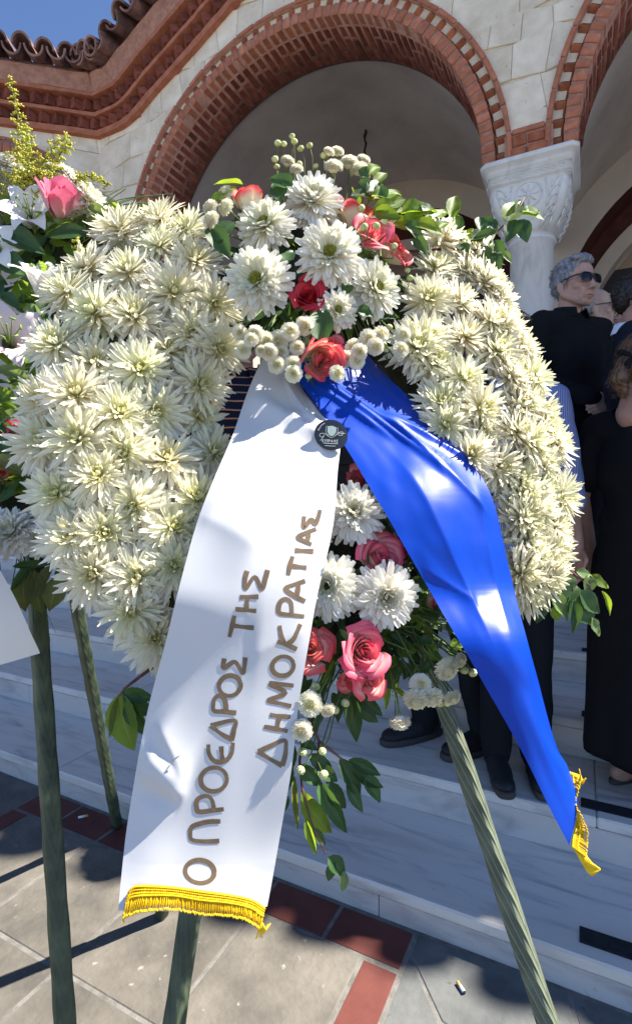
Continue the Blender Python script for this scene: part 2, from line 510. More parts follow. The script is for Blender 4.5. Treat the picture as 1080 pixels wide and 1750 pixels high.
for n0, o, ph in ((.115, .025, 0), (.269, .065, .06)):
    for k, (p, N, O, T) in enumerate(pathlen(.122, ph)):
        if p.x > 5.2: continue
        rot = Matrix((T, O, N)).transposed() if T.cross(O).dot(N) > 0 else Matrix((-T, O, N)).transposed()
        q = Matrix.Rotation(R(45 + rnd.uniform(-4, 4)), 3, 'Z')
        cput("brick", dog_me, Matrix.Translation(p + N * n0 + O * o) @ (rot @ q).to_4x4(), parent=cornice)
# roof: clay tiles along the eave, barrel roof behind
rb = MB(); rows = []
for (p, N, O) in path:
    rows.append([(p + N * .50 + O * .20, (0, 0, 0, 1)), (p + N * .56 + O * .16, (0, 0, 0, 1)), (p + N * .60 - O * 3.8 + Vector((0, 0, .35)), (0, 0, 0, 1)), (p + N * .42 - O * 3.8, (0, 0, 0, 1))])
ids = rb.grid(rows, closed=True)
roof = cput("roof", rb.mesh("roof", M["tile"], False))
def tile_mesh(seed):
    r = random.Random(seed); b = MB(); nseg = 10
    L = .46; rad0, rad1, th = .088, .078, .017
    ring = []
    for y, rad in ((0, rad0), (.12, rad0 * .99), (L, rad1)):
        outer = []; inner = []
        for i in range(nseg + 1):
            a = math.pi * i / nseg
            j = 1 + r.uniform(-.02, .02)
            outer.append(Vector((math.cos(a) * rad * j, y, math.sin(a) * rad * 1.15 * j)))
            inner.append(Vector((math.cos(a) * (rad - th) * j, y, math.sin(a) * (rad - th) * 1.15 * j)))
        ring.append([(p, (0, 0, 0, 1)) for p in outer + inner[::-1]])
    ids = b.grid(ring, closed=True); n = len(ring[0])
    for e in (ids[0], ids[-1]):
        for i in range(n // 2 - 1): b.face(e[i], e[i + 1], e[n - 2 - i], e[n - 1 - i])
    return b.fixn(b.mesh("roof_tile", M["tile"], False))
tms = [tile_mesh(i) for i in range(4)]
for k, (p, N, O, T) in enumerate(pathlen(.098, .03)):
    if p.x > 6.5: continue
    back = (-O + Vector((0, 0, .30))).normalized()
    side = T if T.cross(back).dot(N) > 0 else -T
    up = side.cross(back).normalized(); side = back.cross(up).normalized()
    cover = k % 2 == 0
    z = up if cover else -up; x = side if cover else -side
    rot = Matrix((x, back, z)).transposed()
    lift = .565 if cover else .60
    cput("roof_tile", tms[k % 4], Matrix.Translation(p + N * (lift + rnd.uniform(-.012, .012)) + O * (.33 + rnd.uniform(-.02, .03))) @ (rot @ Matrix.Rotation(rnd.uniform(-.06, .06), 3, 'Y')).to_4x4(), parent=roof)

# walls between arches and cornice
def ray_path(uc, a):
    d = Vector((math.cos(a), math.sin(a))); best = 9.
    for p, q in zip(fac[:-1], fac[1:]):
        ax, az = p.x - uc, p.z - Z0; bx, bz = q.x - uc - ax, q.z - Z0 - az
        den = d.x * bz - d.y * bx
        if abs(den) < 1e-9: continue
        t = (ax * bz - az * bx) / den; s = (ax * d.y - az * d.x) / den
        if t > 0 and -1e-6 <= s <= 1 + 1e-6: best = min(best, t)
    return best
wb = MB()
for uc in (-1.87, 1.87, 5.61):
    rows = []
    lim = {-1.87: 2.16}.get(uc, 1.87)
    angs = [math.pi * i / 60 for i in range(61)]
    for a in angs:
        t = ray_path(uc, a) + .08
        if abs(math.cos(a)) > 1e-6:
            side = (1.87 if math.cos(a) > 0 else lim) / abs(math.cos(a)); t = min(t, side)
        d = Vector((math.cos(a), 0, math.sin(a))); c = Vector((uc, 0, Z0))
        t = max(t, 1.70)
        y0 = .012; y1 = .47
        rows.append([(c + d * 1.60 + Vector((0, y1, 0)), (0, 0, 0, 1)), (c + d * 1.68 + Vector((0, y0, 0)), (0, 0, 0, 1)), (c + d * t + Vector((0, y0, 0)), (0, 0, 0, 1)), (c + d * t + Vector((0, y1, 0)), (0, 0, 0, 1))])
    wb.grid(rows, closed=True)
# end pier left of arch one, down to the floor
wb.box((-3.74 - .145, .25, Z0 / 2 - .01), (.29, .48, Z0 - .02))
wall = cput("wall", wb.mesh("wall", M["stone_joint"], False))
# ashlar facing
def clip(poly, px, pz, nx, nz):
    out = []
    for i in range(len(poly)):
        a = poly[i]; b = poly[(i + 1) % len(poly)]
        da = (a[0] - px) * nx + (a[1] - pz) * nz; db_ = (b[0] - px) * nx + (b[1] - pz) * nz
        if da >= 0: out.append(a)
        if (da >= 0) != (db_ >= 0):
            t = da / (da - db_); out.append((a[0] + (b[0] - a[0]) * t, a[1] + (b[1] - a[1]) * t))
    return out
def stone_obj(poly, L, parent):
    c = (sum(p[0] for p in poly) / len(poly), sum(p[1] for p in poly) / len(poly))
    b = MB(); n = len(poly); ins = .0016
    q = []
    for p in poly:
        v = Vector((p[0] - c[0], p[1] - c[1])); q.append(v * max(.3, 1 - ins / max(v.length, .01)))
    ty = [rnd.uniform(-.002, .0015) for _ in q]
    lo = [b.vert((v.x, .03, v.y)) for v in q]
    mid = [b.vert((v.x, .004 + ty[i], v.y)) for i, v in enumerate(q)]
    top = [b.vert((v.x * (1 - .006 / max(v.length, .02)), -.0005 + ty[i], v.y * (1 - .006 / max(v.length, .02)))) for i, v in enumerate(q)]
    for i in range(n):
        j = (i + 1) % n; b.face(lo[i], lo[j], mid[j], mid[i]); b.face(mid[i], mid[j], top[j], top[i])
    b.face(*top)
    put("stone", b.fixn(b.mesh("stone", M["stone"], False)), parent, FM @ L @ Matrix.Translation((c[0], 0, c[1])))
def stones(uc_list, u_lo, u_hi, z_lo, z_hi, topfun, L, parent, circ, rkeep, rowh=(.20, .34), seed=3):
    r = random.Random(seed); z = z_lo; sk2 = 0.0
    while z < z_hi:
        h = r.uniform(*rowh); u = u_lo - r.uniform(0, .3); zt = min(z + h, z_hi)
        while u < u_hi:
            w_ = r.uniform(.22, .5)
            j = lambda: r.uniform(-.06, .06)
            zc = lambda q: .045 * math.sin(q * 2.9 + z * 17) + .02 * math.sin(q * 7.3 + z * 5)
            sk = sk2 if u > u_lo else 0.0; sk2 = j(); zb0, zb1 = (0, 0) if z == z_lo else (zc(u), zc(u + w_)); zt0, zt1 = .045 * math.sin(u * 2.9 + zt * 17) + .02 * math.sin(u * 7.3 + zt * 5), .045 * math.sin((u + w_) * 2.9 + zt * 17) + .02 * math.sin((u + w_) * 7.3 + zt * 5)
            poly = [(max(u_lo, u), z + zb0), (min(u_hi, u + w_), z + zb1), (min(u_hi, u + w_ + sk2), zt + zt1), (max(u_lo, u + sk), zt + zt0)]
            if r.random() < .35:
                m_ = (poly[0][0] + poly[1][0]) / 2; parts = [[poly[0], (m_ + j(), z), (m_ + j(), zt), poly[3]], None]
                parts[1] = [parts[0][1], poly[1], poly[2], parts[0][2]]
            else: parts = [poly]
            for pl in parts:
                if max(p[0] for p in pl) - min(p[0] for p in pl) < .04: continue
                for (cu, cz) in circ:
                    outs = [p for p in pl if math.hypot(p[0] - cu, p[1] - cz) > rkeep]
                    if not outs: pl = []; break
                    if len(outs) < len(pl) or min(math.hypot(p[0] - cu, p[1] - cz) for p in pl) < rkeep + .06:
                        m_ = (sum(p[0] for p in outs) / len(outs) - cu, sum(p[1] for p in outs) / len(outs) - cz)
                        l_ = math.hypot(*m_); nx, nz = m_[0] / l_, m_[1] / l_
                        pl = clip(pl, cu + nx * rkeep, cz + nz * rkeep, nx, nz)
                        if len(pl) < 3: pl = []; break
                if not pl: continue
                cu_ = sum(p[0] for p in pl) / len(pl)
                zz = topfun(cu_)
                if zz is not None:
                    e = .05; s_ = (topfun(cu_ + e) - topfun(cu_ - e)) / (2 * e)
                    nn = math.hypot(1, s_); pl = clip(pl, cu_, zz + .03, s_ / nn, -1 / nn)
                    if len(pl) < 3: continue
                ar = abs(sum(pl[i][0] * pl[(i + 1) % len(pl)][1] - pl[(i + 1) % len(pl)][0] * pl[i][1] for i in range(len(pl)))) / 2
                if ar > .004: stone_obj(pl, L, parent)
            u += w_
        z = zt
def facade_top(u):
    for p, q in zip(fac[:-1], fac[1:]):
        if p.x <= u <= q.x: return p.z + (q.z - p.z) * (u - p.x) / (q.x - p.x)
    return Z0 + 1.35
stones(None, -4.045, 3.7, Z0 + .0, Z0 + 2.1, facade_top, Matrix.Identity(4), wall, [(-1.87, Z0), (1.87, Z0)], 1.745)
stones(None, -4.03, -3.72, .6, Z0, lambda u: None, Matrix.Identity(4), wall, [], 1, seed=9) if False else None

# arches
RS, RD_, RT = RI + .093, RI + .168, RI + .203
def ring_mb(r0, r1, y0, y1, a0, a1, n=64, cu=0, cz=0):
    b = MB(); rows = []
    for i in range(n + 1):
        a = a0 + (a1 - a0) * i / n; c, s = math.cos(a), math.sin(a)
        rows.append([(Vector((cu + c * r0, y0, cz + s * r0)), (0, 0, 0, 1)), (Vector((cu + c * r1, y0, cz + s * r1)), (0, 0, 0, 1)), (Vector((cu + c * r1, y1, cz + s * r1)), (0, 0, 0, 1)), (Vector((cu + c * r0, y1, cz + s * r0)), (0, 0, 0, 1))])
    ids = b.grid(rows, closed=True); b.face(*ids[0][::-1]); b.face(*ids[-1]); return b
bb = MB(); bb.box((0, 0, 0), (.052, .11, .086), bev=.005); front_me = bb.mesh("brick", M["brick_front"], False)
sof = {}
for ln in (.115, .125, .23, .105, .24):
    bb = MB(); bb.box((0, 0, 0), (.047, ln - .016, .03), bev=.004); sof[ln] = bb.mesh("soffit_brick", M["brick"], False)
bb = MB(); bb.box((0, 0, 0), (.074, .074, .068), bev=.004); tooth_me = bb.mesh("dogtooth_brick", M["brick_old"], False)
bb = MB(); bb.box((0, 0, 0), (.175, .085, .031), bev=.004); edge_me = bb.mesh("edge_tile", M["brick_front"], False)
def place_polar(cu, cz, a, r, y, rot=0.0, jr=0.0):
    """x tangential, z radial"""
    c, s = math.cos(a), math.sin(a)
    B = Matrix(((s, 0, c, 0), (0, 1, 0, 0), (-c, 0, s, 0), (0, 0, 0, 1)))
    return Matrix.Translation((cu + c * r, y, cz + s * r)) @ B @ Matrix.Rotation(rot + rnd.uniform(-jr, jr), 4, 'Z')
def join_into(name, items, mat, parent):
    b = MB()
    for me, Lm in items:
        off = len(b.v)
        for v in me.vertices: b.vert(Lm @ v.co)
        for p in me.polygons: b.face(*[i + off for i in p.vertices])
    o = cput(name, b.mesh(name, M[mat], False), parent=parent); o["kind"] = "stuff"
for ai, uc in enumerate((-1.87, 1.87, 5.61)):
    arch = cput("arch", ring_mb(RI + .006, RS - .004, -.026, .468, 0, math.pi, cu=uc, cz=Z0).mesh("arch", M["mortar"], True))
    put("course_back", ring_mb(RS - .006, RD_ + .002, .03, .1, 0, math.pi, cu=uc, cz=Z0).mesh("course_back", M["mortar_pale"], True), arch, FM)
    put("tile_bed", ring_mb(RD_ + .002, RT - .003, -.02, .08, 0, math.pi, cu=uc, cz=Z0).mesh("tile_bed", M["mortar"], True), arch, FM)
    merged = {"brick": [], "brick_front": [], "brick_old": []}
    def brick(nm, me, mat, L, a):
        vis = ai == 0 or (ai == 1 and a > R(88))
        if vis: put(nm, me, arch, FM @ L)
        else: merged[mat].append((me, L))
    nc = 68
    for i in range(nc):
        a = math.pi * (i + .5) / nc
        jj = rnd.uniform(-.003, .003)
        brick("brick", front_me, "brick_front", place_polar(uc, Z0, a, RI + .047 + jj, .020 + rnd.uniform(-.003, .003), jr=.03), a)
        pat = ((.115, .24), (.23, .125), (.105, .23))[i % 3] if i % 2 else ((.24, .115), (.125, .23))[(i // 2) % 2]
        y = .083
        for ln in pat:
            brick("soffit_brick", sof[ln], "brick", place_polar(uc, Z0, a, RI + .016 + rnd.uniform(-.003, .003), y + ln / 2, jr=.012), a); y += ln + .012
    nd = 46
    for i in range(nd):
        a = math.pi * (i + .5) / nd
        brick("dogtooth_brick", tooth_me, "brick_old", place_polar(uc, Z0, a, (RS + RD_) / 2, .034, R(45), .06), a)
    nt_ = 29
    for i in range(nt_):
        a = math.pi * (i + .5) / nt_
        brick("edge_tile", edge_me, "brick_front", place_polar(uc, Z0, a, (RD_ + RT) / 2, .012 + rnd.uniform(-.004, .004), jr=.01), a)
    for k, it in merged.items():
        if it: join_into("brickwork", it, k, arch)
# brick springing course above each capital
for u in (0, 3.74):
    b = MB(); b.box((u, .03, Z0 + .085), (.30, .09, .17)); pier = cput("springing_course", b.mesh("springing_course", M["mortar"], False))
    for (x, z, w_, h, mt) in ((0, .178, .20, .034, "brick_front"), (-.055, .115, .085, .07, "brick_old"), (.05, .112, .10, .06, "brick_old"), (-.06, .038, .1, .05, "brick_old"), (.06, .036, .12, .055, "brick_old")):
        put("brick", unit_box(mt, (w_, .09, h), .006), pier, FM @ Matrix.Translation((u + x, .018 - rnd.uniform(0, .01), Z0 + z)) @ Matrix.Rotation(rnd.uniform(-.05, .05), 4, 'Y'))

# columns with carved capitals
def sq_ring(h, z, e, n=48):
    row = []
    for i in range(n):
        a = 2 * math.pi * (i + .5) / n; c, s = math.cos(a), math.sin(a)
        k = (abs(c) ** e + abs(s) ** e) ** (-1 / e)
        row.append((Vector((h * k * c, h * k * s, z)), (0, 0, 0, 1)))
    return row
def capital_mesh():
    b = MB(); rows = []
    for h, z, e in ((.0, 0, 30), (.302, 0, 30), (.306, -.006, 30), (.306, -.028, 30), (.300, -.034, 30), (.283, -.05, 30), (.276, -.06, 30), (.274, -.078, 30), (.262, -.084, 30), (.262, -.152, 30), (.256, -.156, 30), (.250, -.160, 30), (.247, -.20, 22), (.238, -.26, 14), (.222, -.32, 8), (.198, -.38, 4.5), (.172, -.43, 2.8), (.158, -.458, 2.1), (.0, -.458, 2.1)):
        rows.append(sq_ring(max(h, .001), z, e))
    b.grid(rows, closed=True)
    def half(z):
        tab = ((-.16, .250), (-.20, .247), (-.26, .238), (-.32, .222), (-.38, .198), (-.43, .172), (-.5, .15))
        for (z1, h1), (z2, h2) in zip(tab[:-1], tab[1:]):
            if z <= z1 and z >= z2: return h1 + (h2 - h1) * (z1 - z) / (z1 - z2)
        return .262 if z > -.16 else .15
    for face in range(4):
        Rm = Matrix.Rotation(math.pi / 2 * face, 4, 'Z')
        def relief(pts, r):
            b.tube([Rm @ Vector((x, -half(z) - .001, z)) for x, z in pts], r, 6)
        relief([(.082 * math.cos(t), -.245 + .078 * math.sin(t)) for t in [2 * math.pi * i / 20 for i in range(21)]], .006)
        for k in range(4):
            t = math.pi * k / 4; relief([(.06 * math.cos(t) * q, -.245 + .06 * math.sin(t) * q) for q in (-1, -.4, .4, 1)], .005)
        for s in (-1, 1):
            for k in range(5):       # acanthus lobes up each corner
                x0 = .215 - .016 * k; z0 = -.18 - .052 * k
                relief([(s * (x0 - .075 + .06 * (q ** 2)), z0 - .055 + .06 * math.sin(q * 1.5)) for q in (0, .25, .5, .75, 1)], [.004, .008, .010, .007, .003])
                relief([(s * (x0 - .03 + .02 * q), z0 - .06 + .05 * q) for q in (0, .5, 1)], [.004, .007, .003])
            relief([(s * (.105 + .03 * q), -.17 - .24 * q) for q in (0, .3, .6, 1)], [.007, .006, .005, .004])
        for k in range(9):           # frieze of little curls
            x = -.205 + .051 * k
            relief([(x + .017 * math.cos(t) * (1 - .1 * t), -.118 + .019 * math.sin(t) * (1 - .1 * t)) for t in [q * .7 for q in range(8)]], .0042)
        relief([(-.25, -.089), (.25, -.089)], .004); relief([(-.25, -.147), (.25, -.147)], .004)
    return b.mesh("capital", M["capital"], True)
cap_me = capital_mesh()
def column_mesh():
    b = MB(); rows = []
    prof = [(.001, FLOOR), (.21, FLOOR), (.21, FLOOR + .06), (.19, FLOOR + .07), (.20, FLOOR + .10), (.175, FLOOR + .13), (.165, FLOOR + .15), (.152, FLOOR + .17), (.150, 1.6), (.143, 2.86), (.158, 2.868), (.162, 2.88), (.158, 2.893), (.150, 2.90), (.150, 2.916)]
    for r_, z in prof:
        rows.append([(Vector((r_ * math.cos(2 * math.pi * k / 40), r_ * math.sin(2 * math.pi * k / 40), z)), (0, 0, 0, 1)) for k in range(40)])
    b.grid(rows, closed=True); me = b.mesh("column", M["column"], True); return me
col_me = column_mesh()
for u in (-3.74 + .0, 0, 3.74):
    c = cput("column", col_me, Matrix.Translation((u, .24, 0)))
    put("capital", cap_me, c, FM @ Matrix.Translation((u, .24, Z0 - .002)))

# porch interior
vb = MB(); NV = 40
for uc in (-1.87, 1.87, 5.61):
    rows = []
    for k in range(9):
        t = k / 8; row = []
        for i in range(NV + 1):
            a = math.pi * i / NV
            x0, z0 = 1.60 * math.cos(a), 1.60 * math.sin(a)
            x1 = 1.865 * math.cos(a); z1 = -.44 + math.sqrt(2.06 ** 2 - x1 * x1)
            sw = math.sin(math.pi * t) * .10 * math.sin(a)
            row.append((Vector((uc + x0 + (x1 - x0) * t, .45 + 2.1 * t, Z0 + z0 + (z1 - z0) * t + sw)), (0, 0, 0, 1)))
        rows.append(row)
    vb.grid(rows)
for u in (-3.74, 0, 3.74, 7.48):
    rows = []
    for k in range(9):
        t = k / 8; h = .27 * (1 - t) + .005
        rows.append([(Vector((u - h, .45 + 2.1 * t, Z0 + .445 * t - .0)), (0, 0, 0, 1)), (Vector((u + h, .45 + 2.1 * t, Z0 + .445 * t - .0)), (0, 0, 0, 1))])
    vb.grid(rows)
cput("vault", vb.mesh("vault", M["plaster"], True))
def opening_wall(b, uc, half_u, ztop, R_, zc, y, zlow):
    """wall sheet with an arched doorway, from the opening's edge to the bay's outline"""
    rows = []
    pts = [(R_, zlow)] + [(R_ * math.cos(math.pi * i / 40), zc + R_ * math.sin(math.pi * i / 40)) for i in range(41)] + [(-R_, zlow)]
    for x, z in pts:
        if z <= zc: X, Zz = (half_u if x > 0 else -half_u), z
        else:
            a = math.atan2(z - zc, x); t = min(half_u / max(abs(math.cos(a)), 1e-6), (ztop - zc) / max(math.sin(a), 1e-6)); X, Zz = t * math.cos(a), zc + t * math.sin(a)
        rows.append([(Vector((uc + x, y, z)), (0, 0, 0, 1)), (Vector((uc + X, y, Zz)), (0, 0, 0, 1))])
    b.grid(rows)
def reveal(b, uc, R_, zc, y0, y1, zlow):
    pts = [(R_, zlow)] + [(R_ * math.cos(math.pi * i / 40), zc + R_ * math.sin(math.pi * i / 40)) for i in range(41)] + [(-R_, zlow)]
    b.grid([[(Vector((uc + x, y0, z)), (0, 0, 0, 1)), (Vector((uc + x, y1, z)), (0, 0, 0, 1))] for x, z in pts])
w1, w2, w3, w4 = MB(), MB(), MB(), MB()
for uc in (-1.87, 1.87, 5.61):
    opening_wall(w1, uc, 1.87, Z0 + 1.9, 1.78, Z0 - .48, 2.5, FLOOR - .01)
    reveal(w2, uc, 1.78, Z0 - .48, 2.5, 2.92, FLOOR - .01)
    opening_wall(w2, uc, 1.80, Z0 + 1.6, 1.68, Z0 - .6, 2.92, FLOOR - .01)
    reveal(w3, uc, 1.68, Z0 - .6, 2.88, 2.93, FLOOR - .01); 
    b2 = ring_mb(1.54, 1.69, 2.88, 3.2, 0, math.pi, 48, uc, Z0 - .6)
    off = len(w3.v); w3.v += b2.v; w3.c += b2.c; w3.mi += b2.mi; w3.f += [tuple(i + off for i in f) for f in b2.f]
    for s in (-1, 1): w3.box((uc + s * 1.615, 3.04, (FLOOR + Z0 - .6) / 2), (.15, .32, Z0 - .6 - FLOOR))
    w4.box((uc, 3.2, 1.75), (3.6, .08, 3.9))
    for s in (-.55, 0, .55): w4.box((uc + s, 3.12, 1.75), (.05, .05, 3.6))
    for z in (1.6, 2.72): w4.box((uc, 3.115, z), (3.2, .05, .06))
cput("back_wall", w1.mesh("back_wall", M["plaster_warm"], False))
cput("door_recess", w2.mesh("door_recess", M["maroon"], False))
cput("door_surround", w3.mesh("door_surround", M["plaster_warm"], False))
cput("door", w4.mesh("door", M["door_dark"], False))  # door bars plus a black sheet painted as the unlit room behind
eb = MB(); eb.box((-3.98, 1.5, 2.5), (.12, 2.1, 5.0)); eb.box((7.6, 1.5, 2.6), (.14, 3.4, 4.2)); eb.box((2, 3.9, 2.3), (13, .1, 5.0)); eb.box((-4.1, 2.2, 2.4), (.1, 3.5, 4.9))
cput("end_wall", eb.mesh("end_wall", M["plaster"], False))
_vm = bpy.data.objects["vault"].data
vbv = BVHTree.FromPolygons([FM @ v.co for v in _vm.vertices], [tuple(p.vertices) for p in _vm.polygons])
_c = Vector((0, 0, HC)); hp = vbv.ray_cast(_c, (P(624, 222, 1.0) - _c).normalized())[0] or P(624, 222, 5.4)
hk = MB(); hk.tube([FMI @ (hp + Vector((.010 * math.sin(i * 1.9), 0, .02 - .045 * i))) for i in range(9)], [.010, .012, .016, .010, .013, .010, .011, .010, .009], 6)
cput("lamp_cord", hk.mesh("lamp_cord", M["door_dark"]))

# left wing, turned towards the square
LW = Matrix(((-UL.x, 0, 0, corner.x), (-UL.y, 1, 0, corner.y), (0, 0, 1, 0), (0, 0, 0, 1)))
LW = Matrix(((-UL.x, -OL.x, 0, corner.x), (-UL.y, -OL.y, 0, corner.y), (0, 0, 1, 0), (0, 0, 0, 1)))   # x towards the corner, y into the wing
wl = MB(); CV, CZ, RO = -.95, 3.60, 1.03
rows = []
for i in range(49):
    a = math.pi * i / 48; c, s = math.cos(a), math.sin(a)
    t = min((.94 if c > 0 else 2.2) / max(abs(c), 1e-6), (Z0 + 1.42 - CZ) / max(s, 1e-6)); t = max(t, RO - .02)
    rows.append([(Vector((CV + c * .86, .4, CZ + s * .86)), (0, 0, 0, 1)), (Vector((CV + c * .97, .012, CZ + s * .97)), (0, 0, 0, 1)), (Vector((CV + c * t, .012, CZ + s * t)), (0, 0, 0, 1))])
wl.grid(rows)
wl.box((-3.0, .8, 2.4), (.5, 1.6, 4.8)); wl.box((-.045, .25, CZ / 2), (.16, .46, CZ))
wing = cput("wall", wl.mesh("wall", M["stone_joint"], False), LW)
stones(None, -2.6, .012, CZ - .6, Z0 + 1.42, lambda u: Z0 + 1.36, LW, wing, [(CV, CZ)], RO - .02, seed=5)
arch3 = cput("arch", ring_mb(.862, .98, -.02, .4, 0, math.pi, cu=CV, cz=CZ).mesh("arch", M["mortar"], True), LW)
put("tile_bed", ring_mb(.98, RO - .004, -.01, .1, 0, math.pi, cu=CV, cz=CZ).mesh("tile_bed", M["mortar"], True), arch3, FM @ LW)
for i in range(40):
    a = math.pi * (i + .5) / 40
    put("brick", front_me, arch3, FM @ LW @ place_polar(CV, CZ, a, .905, .025, jr=.02))
for i in range(17):
    a = math.pi * (i + .5) / 17
    put("edge_tile", edge_me, arch3, FM @ LW @ place_polar(CV, CZ, a, 1.005, .02, jr=.01))
eb = MB(); eb.box((CV, .9, 2.4), (2.2, .06, 4.7)); cput("back_wall", eb.mesh("back_wall", M["plaster"], False), LW)
# ------------------------------------------------------------------ plant materials (attribute pc: R along the petal, G inner layer, B random)
def attr_split(nt):
    at = node(nt, "ShaderNodeAttribute", attribute_name="pc")
    sp = node(nt, "ShaderNodeSeparateColor"); nt.links.new(at.outputs["Color"], sp.inputs[0]); return sp
def translucent_out(nt, bs, col, amount):
    tr = node(nt, "ShaderNodeBsdfTranslucent")
    if hasattr(col, "links") or isinstance(col, bpy.types.NodeSocket): nt.links.new(col, tr.inputs[0])
    else: tr.inputs[0].default_value = (*col, 1)
    mx = node(nt, "ShaderNodeMixShader"); mx.inputs[0].default_value = amount
    out = nt.nodes["Material Output"]
    nt.links.new(bs.outputs[0], mx.inputs[1]); nt.links.new(tr.outputs[0], mx.inputs[2]); nt.links.new(mx.outputs[0], out.inputs[0])
def petal_mat(name, base, tip, inner, r0=.12, r1=.6, rand=.06, rough=.55, trans=.22, gin=.5, hue=.012, age=None):
    m, nt, bs = nmat(name); sp = attr_split(nt)
    mr = node(nt, "ShaderNodeMapRange"); mr.inputs[1].default_value = r0; mr.inputs[2].default_value = r1; mr.interpolation_type = 'SMOOTHSTEP'
    nt.links.new(sp.outputs[0], mr.inputs[0])
    c = mixc(nt, mr.outputs[0], base, tip)
    g2 = node(nt, "ShaderNodeMath", operation='MULTIPLY'); g2.inputs[1].default_value = gin; nt.links.new(sp.outputs[1], g2.inputs[0])
    g3 = node(nt, "ShaderNodeMath", operation='POWER'); g3.inputs[1].default_value = 2.0; nt.links.new(g2.outputs[0], g3.inputs[0])
    c = mixc(nt, g3.outputs[0], c, inner)
    oi = node(nt, "ShaderNodeObjectInfo"); hs = node(nt, "ShaderNodeHueSaturation")
    if age:
        tc = node(nt, "ShaderNodeTexCoord"); ag = node(nt, "ShaderNodeTexNoise"); ag.inputs["Scale"].default_value = 38; ag.inputs["Detail"].default_value = 3
        av = node(nt, "ShaderNodeVectorMath", operation='ADD'); ac = node(nt, "ShaderNodeCombineXYZ"); nt.links.new(oi.outputs["Random"], ac.inputs[0]); nt.links.new(tc.outputs["Object"], av.inputs[0]); nt.links.new(ac.outputs[0], av.inputs[1]); nt.links.new(av.outputs[0], ag.inputs["Vector"])
        ar = ramp(nt, [(.55, (0, 0, 0)), (.75, (1, 1, 1))], ag.outputs["Fac"]); am = node(nt, "ShaderNodeMath", operation='MULTIPLY'); ap = node(nt, "ShaderNodeMath", operation='POWER'); ap.inputs[1].default_value = 3.0
        nt.links.new(oi.outputs["Random"], ap.inputs[0]); am2 = node(nt, "ShaderNodeMath", operation='MULTIPLY_ADD'); am2.inputs[1].default_value = .55; am2.inputs[2].default_value = .12; nt.links.new(ap.outputs[0], am2.inputs[0])
        nt.links.new(ar.outputs[0], am.inputs[0]); nt.links.new(am2.outputs[0], am.inputs[1]); c = mixc(nt, am.outputs[0], c, age)
    nt.links.new(c, hs.inputs["Color"])
    v = node(nt, "ShaderNodeMapRange"); v.inputs[3].default_value = 1 - rand; v.inputs[4].default_value = 1 + rand * .4; nt.links.new(oi.outputs["Random"], v.inputs[0]); nt.links.new(v.outputs[0], hs.inputs["Value"])
    h = node(nt, "ShaderNodeMapRange"); h.inputs[3].default_value = .5 - hue; h.inputs[4].default_value = .5 + hue; 
    w_ = node(nt, "ShaderNodeMath", operation='FRACT'); mu = node(nt, "ShaderNodeMath", operation='MULTIPLY'); mu.inputs[1].default_value = 7.31
    nt.links.new(oi.outputs["Random"], mu.inputs[0]); nt.links.new(mu.outputs[0], w_.inputs[0]); nt.links.new(w_.outputs[0], h.inputs[0]); nt.links.new(h.outputs[0], hs.inputs["Hue"])
    c = hs.outputs[0]
    nt.links.new(c, bs.inputs["Base Color"]); bs.inputs["Roughness"].default_value = rough; bs.inputs["Specular IOR Level"].default_value = .35
    translucent_out(nt, bs, c, trans); return m
M["spider"] = petal_mat("spider_petal", (.83, .78, .44), (.93, .90, .775), (.74, .72, .28), .03, .40, gin=.92, trans=.40, age=(.66, .50, .24))
M["deco"] = petal_mat("deco_petal", (.82, .78, .56), (.88, .855, .78), (.74, .72, .44), .0, .45, gin=.75, trans=.32, age=(.66, .50, .28))
M["button"] = petal_mat("button_petal", (.74, .66, .26), (.87, .84, .70), (.82, .74, .36), .0, .35, gin=.8, trans=.35)
M["disc"] = noisy("flower_disc", (.16, .17, .02), (.42, .40, .06), 160, .7, bmp=.3, spec=.2)
M["bud"] = noisy("flower_bud", (.30, .36, .10), (.66, .66, .34), 60, .6, bmp=.2, rand=.15, spec=.3)
M["calyx"] = noisy("calyx", (.10, .17, .04), (.20, .28, .08), 60, .6, bmp=.2, spec=.3)
M["rose_bi"] = petal_mat("rose_bicolour", (.90, .78, .60), (.84, .095, .14), (.80, .11, .12), .60, 1.0, rough=.5, trans=.25, gin=.62, hue=.012)
M["rose_red"] = petal_mat("rose_red", (.70, .16, .10), (.62, .04, .035), (.55, .03, .03), .1, .9, rough=.5, trans=.2, gin=.9, hue=.008)
M["rose_pink"] = petal_mat("rose_pink", (.80, .50, .48), (.78, .22, .32), (.72, .20, .30), .1, .9, rough=.5, trans=.25, gin=.9, hue=.01)
M["lily"] = petal_mat("lily_petal", (.66, .70, .26), (.90, .885, .86), (.86, .80, .80), .02, .40, rough=.45, trans=.3, gin=.3)
M["lily_pink"] = petal_mat("lily_pink", (.70, .66, .36), (.88, .74, .76), (.84, .66, .72), .02, .40, rough=.45, trans=.3, gin=.3)
M["goldenrod"] = petal_mat("goldenrod", (.42, .46, .06), (.66, .60, .07), (.55, .52, .06), 0, 1, trans=.2)
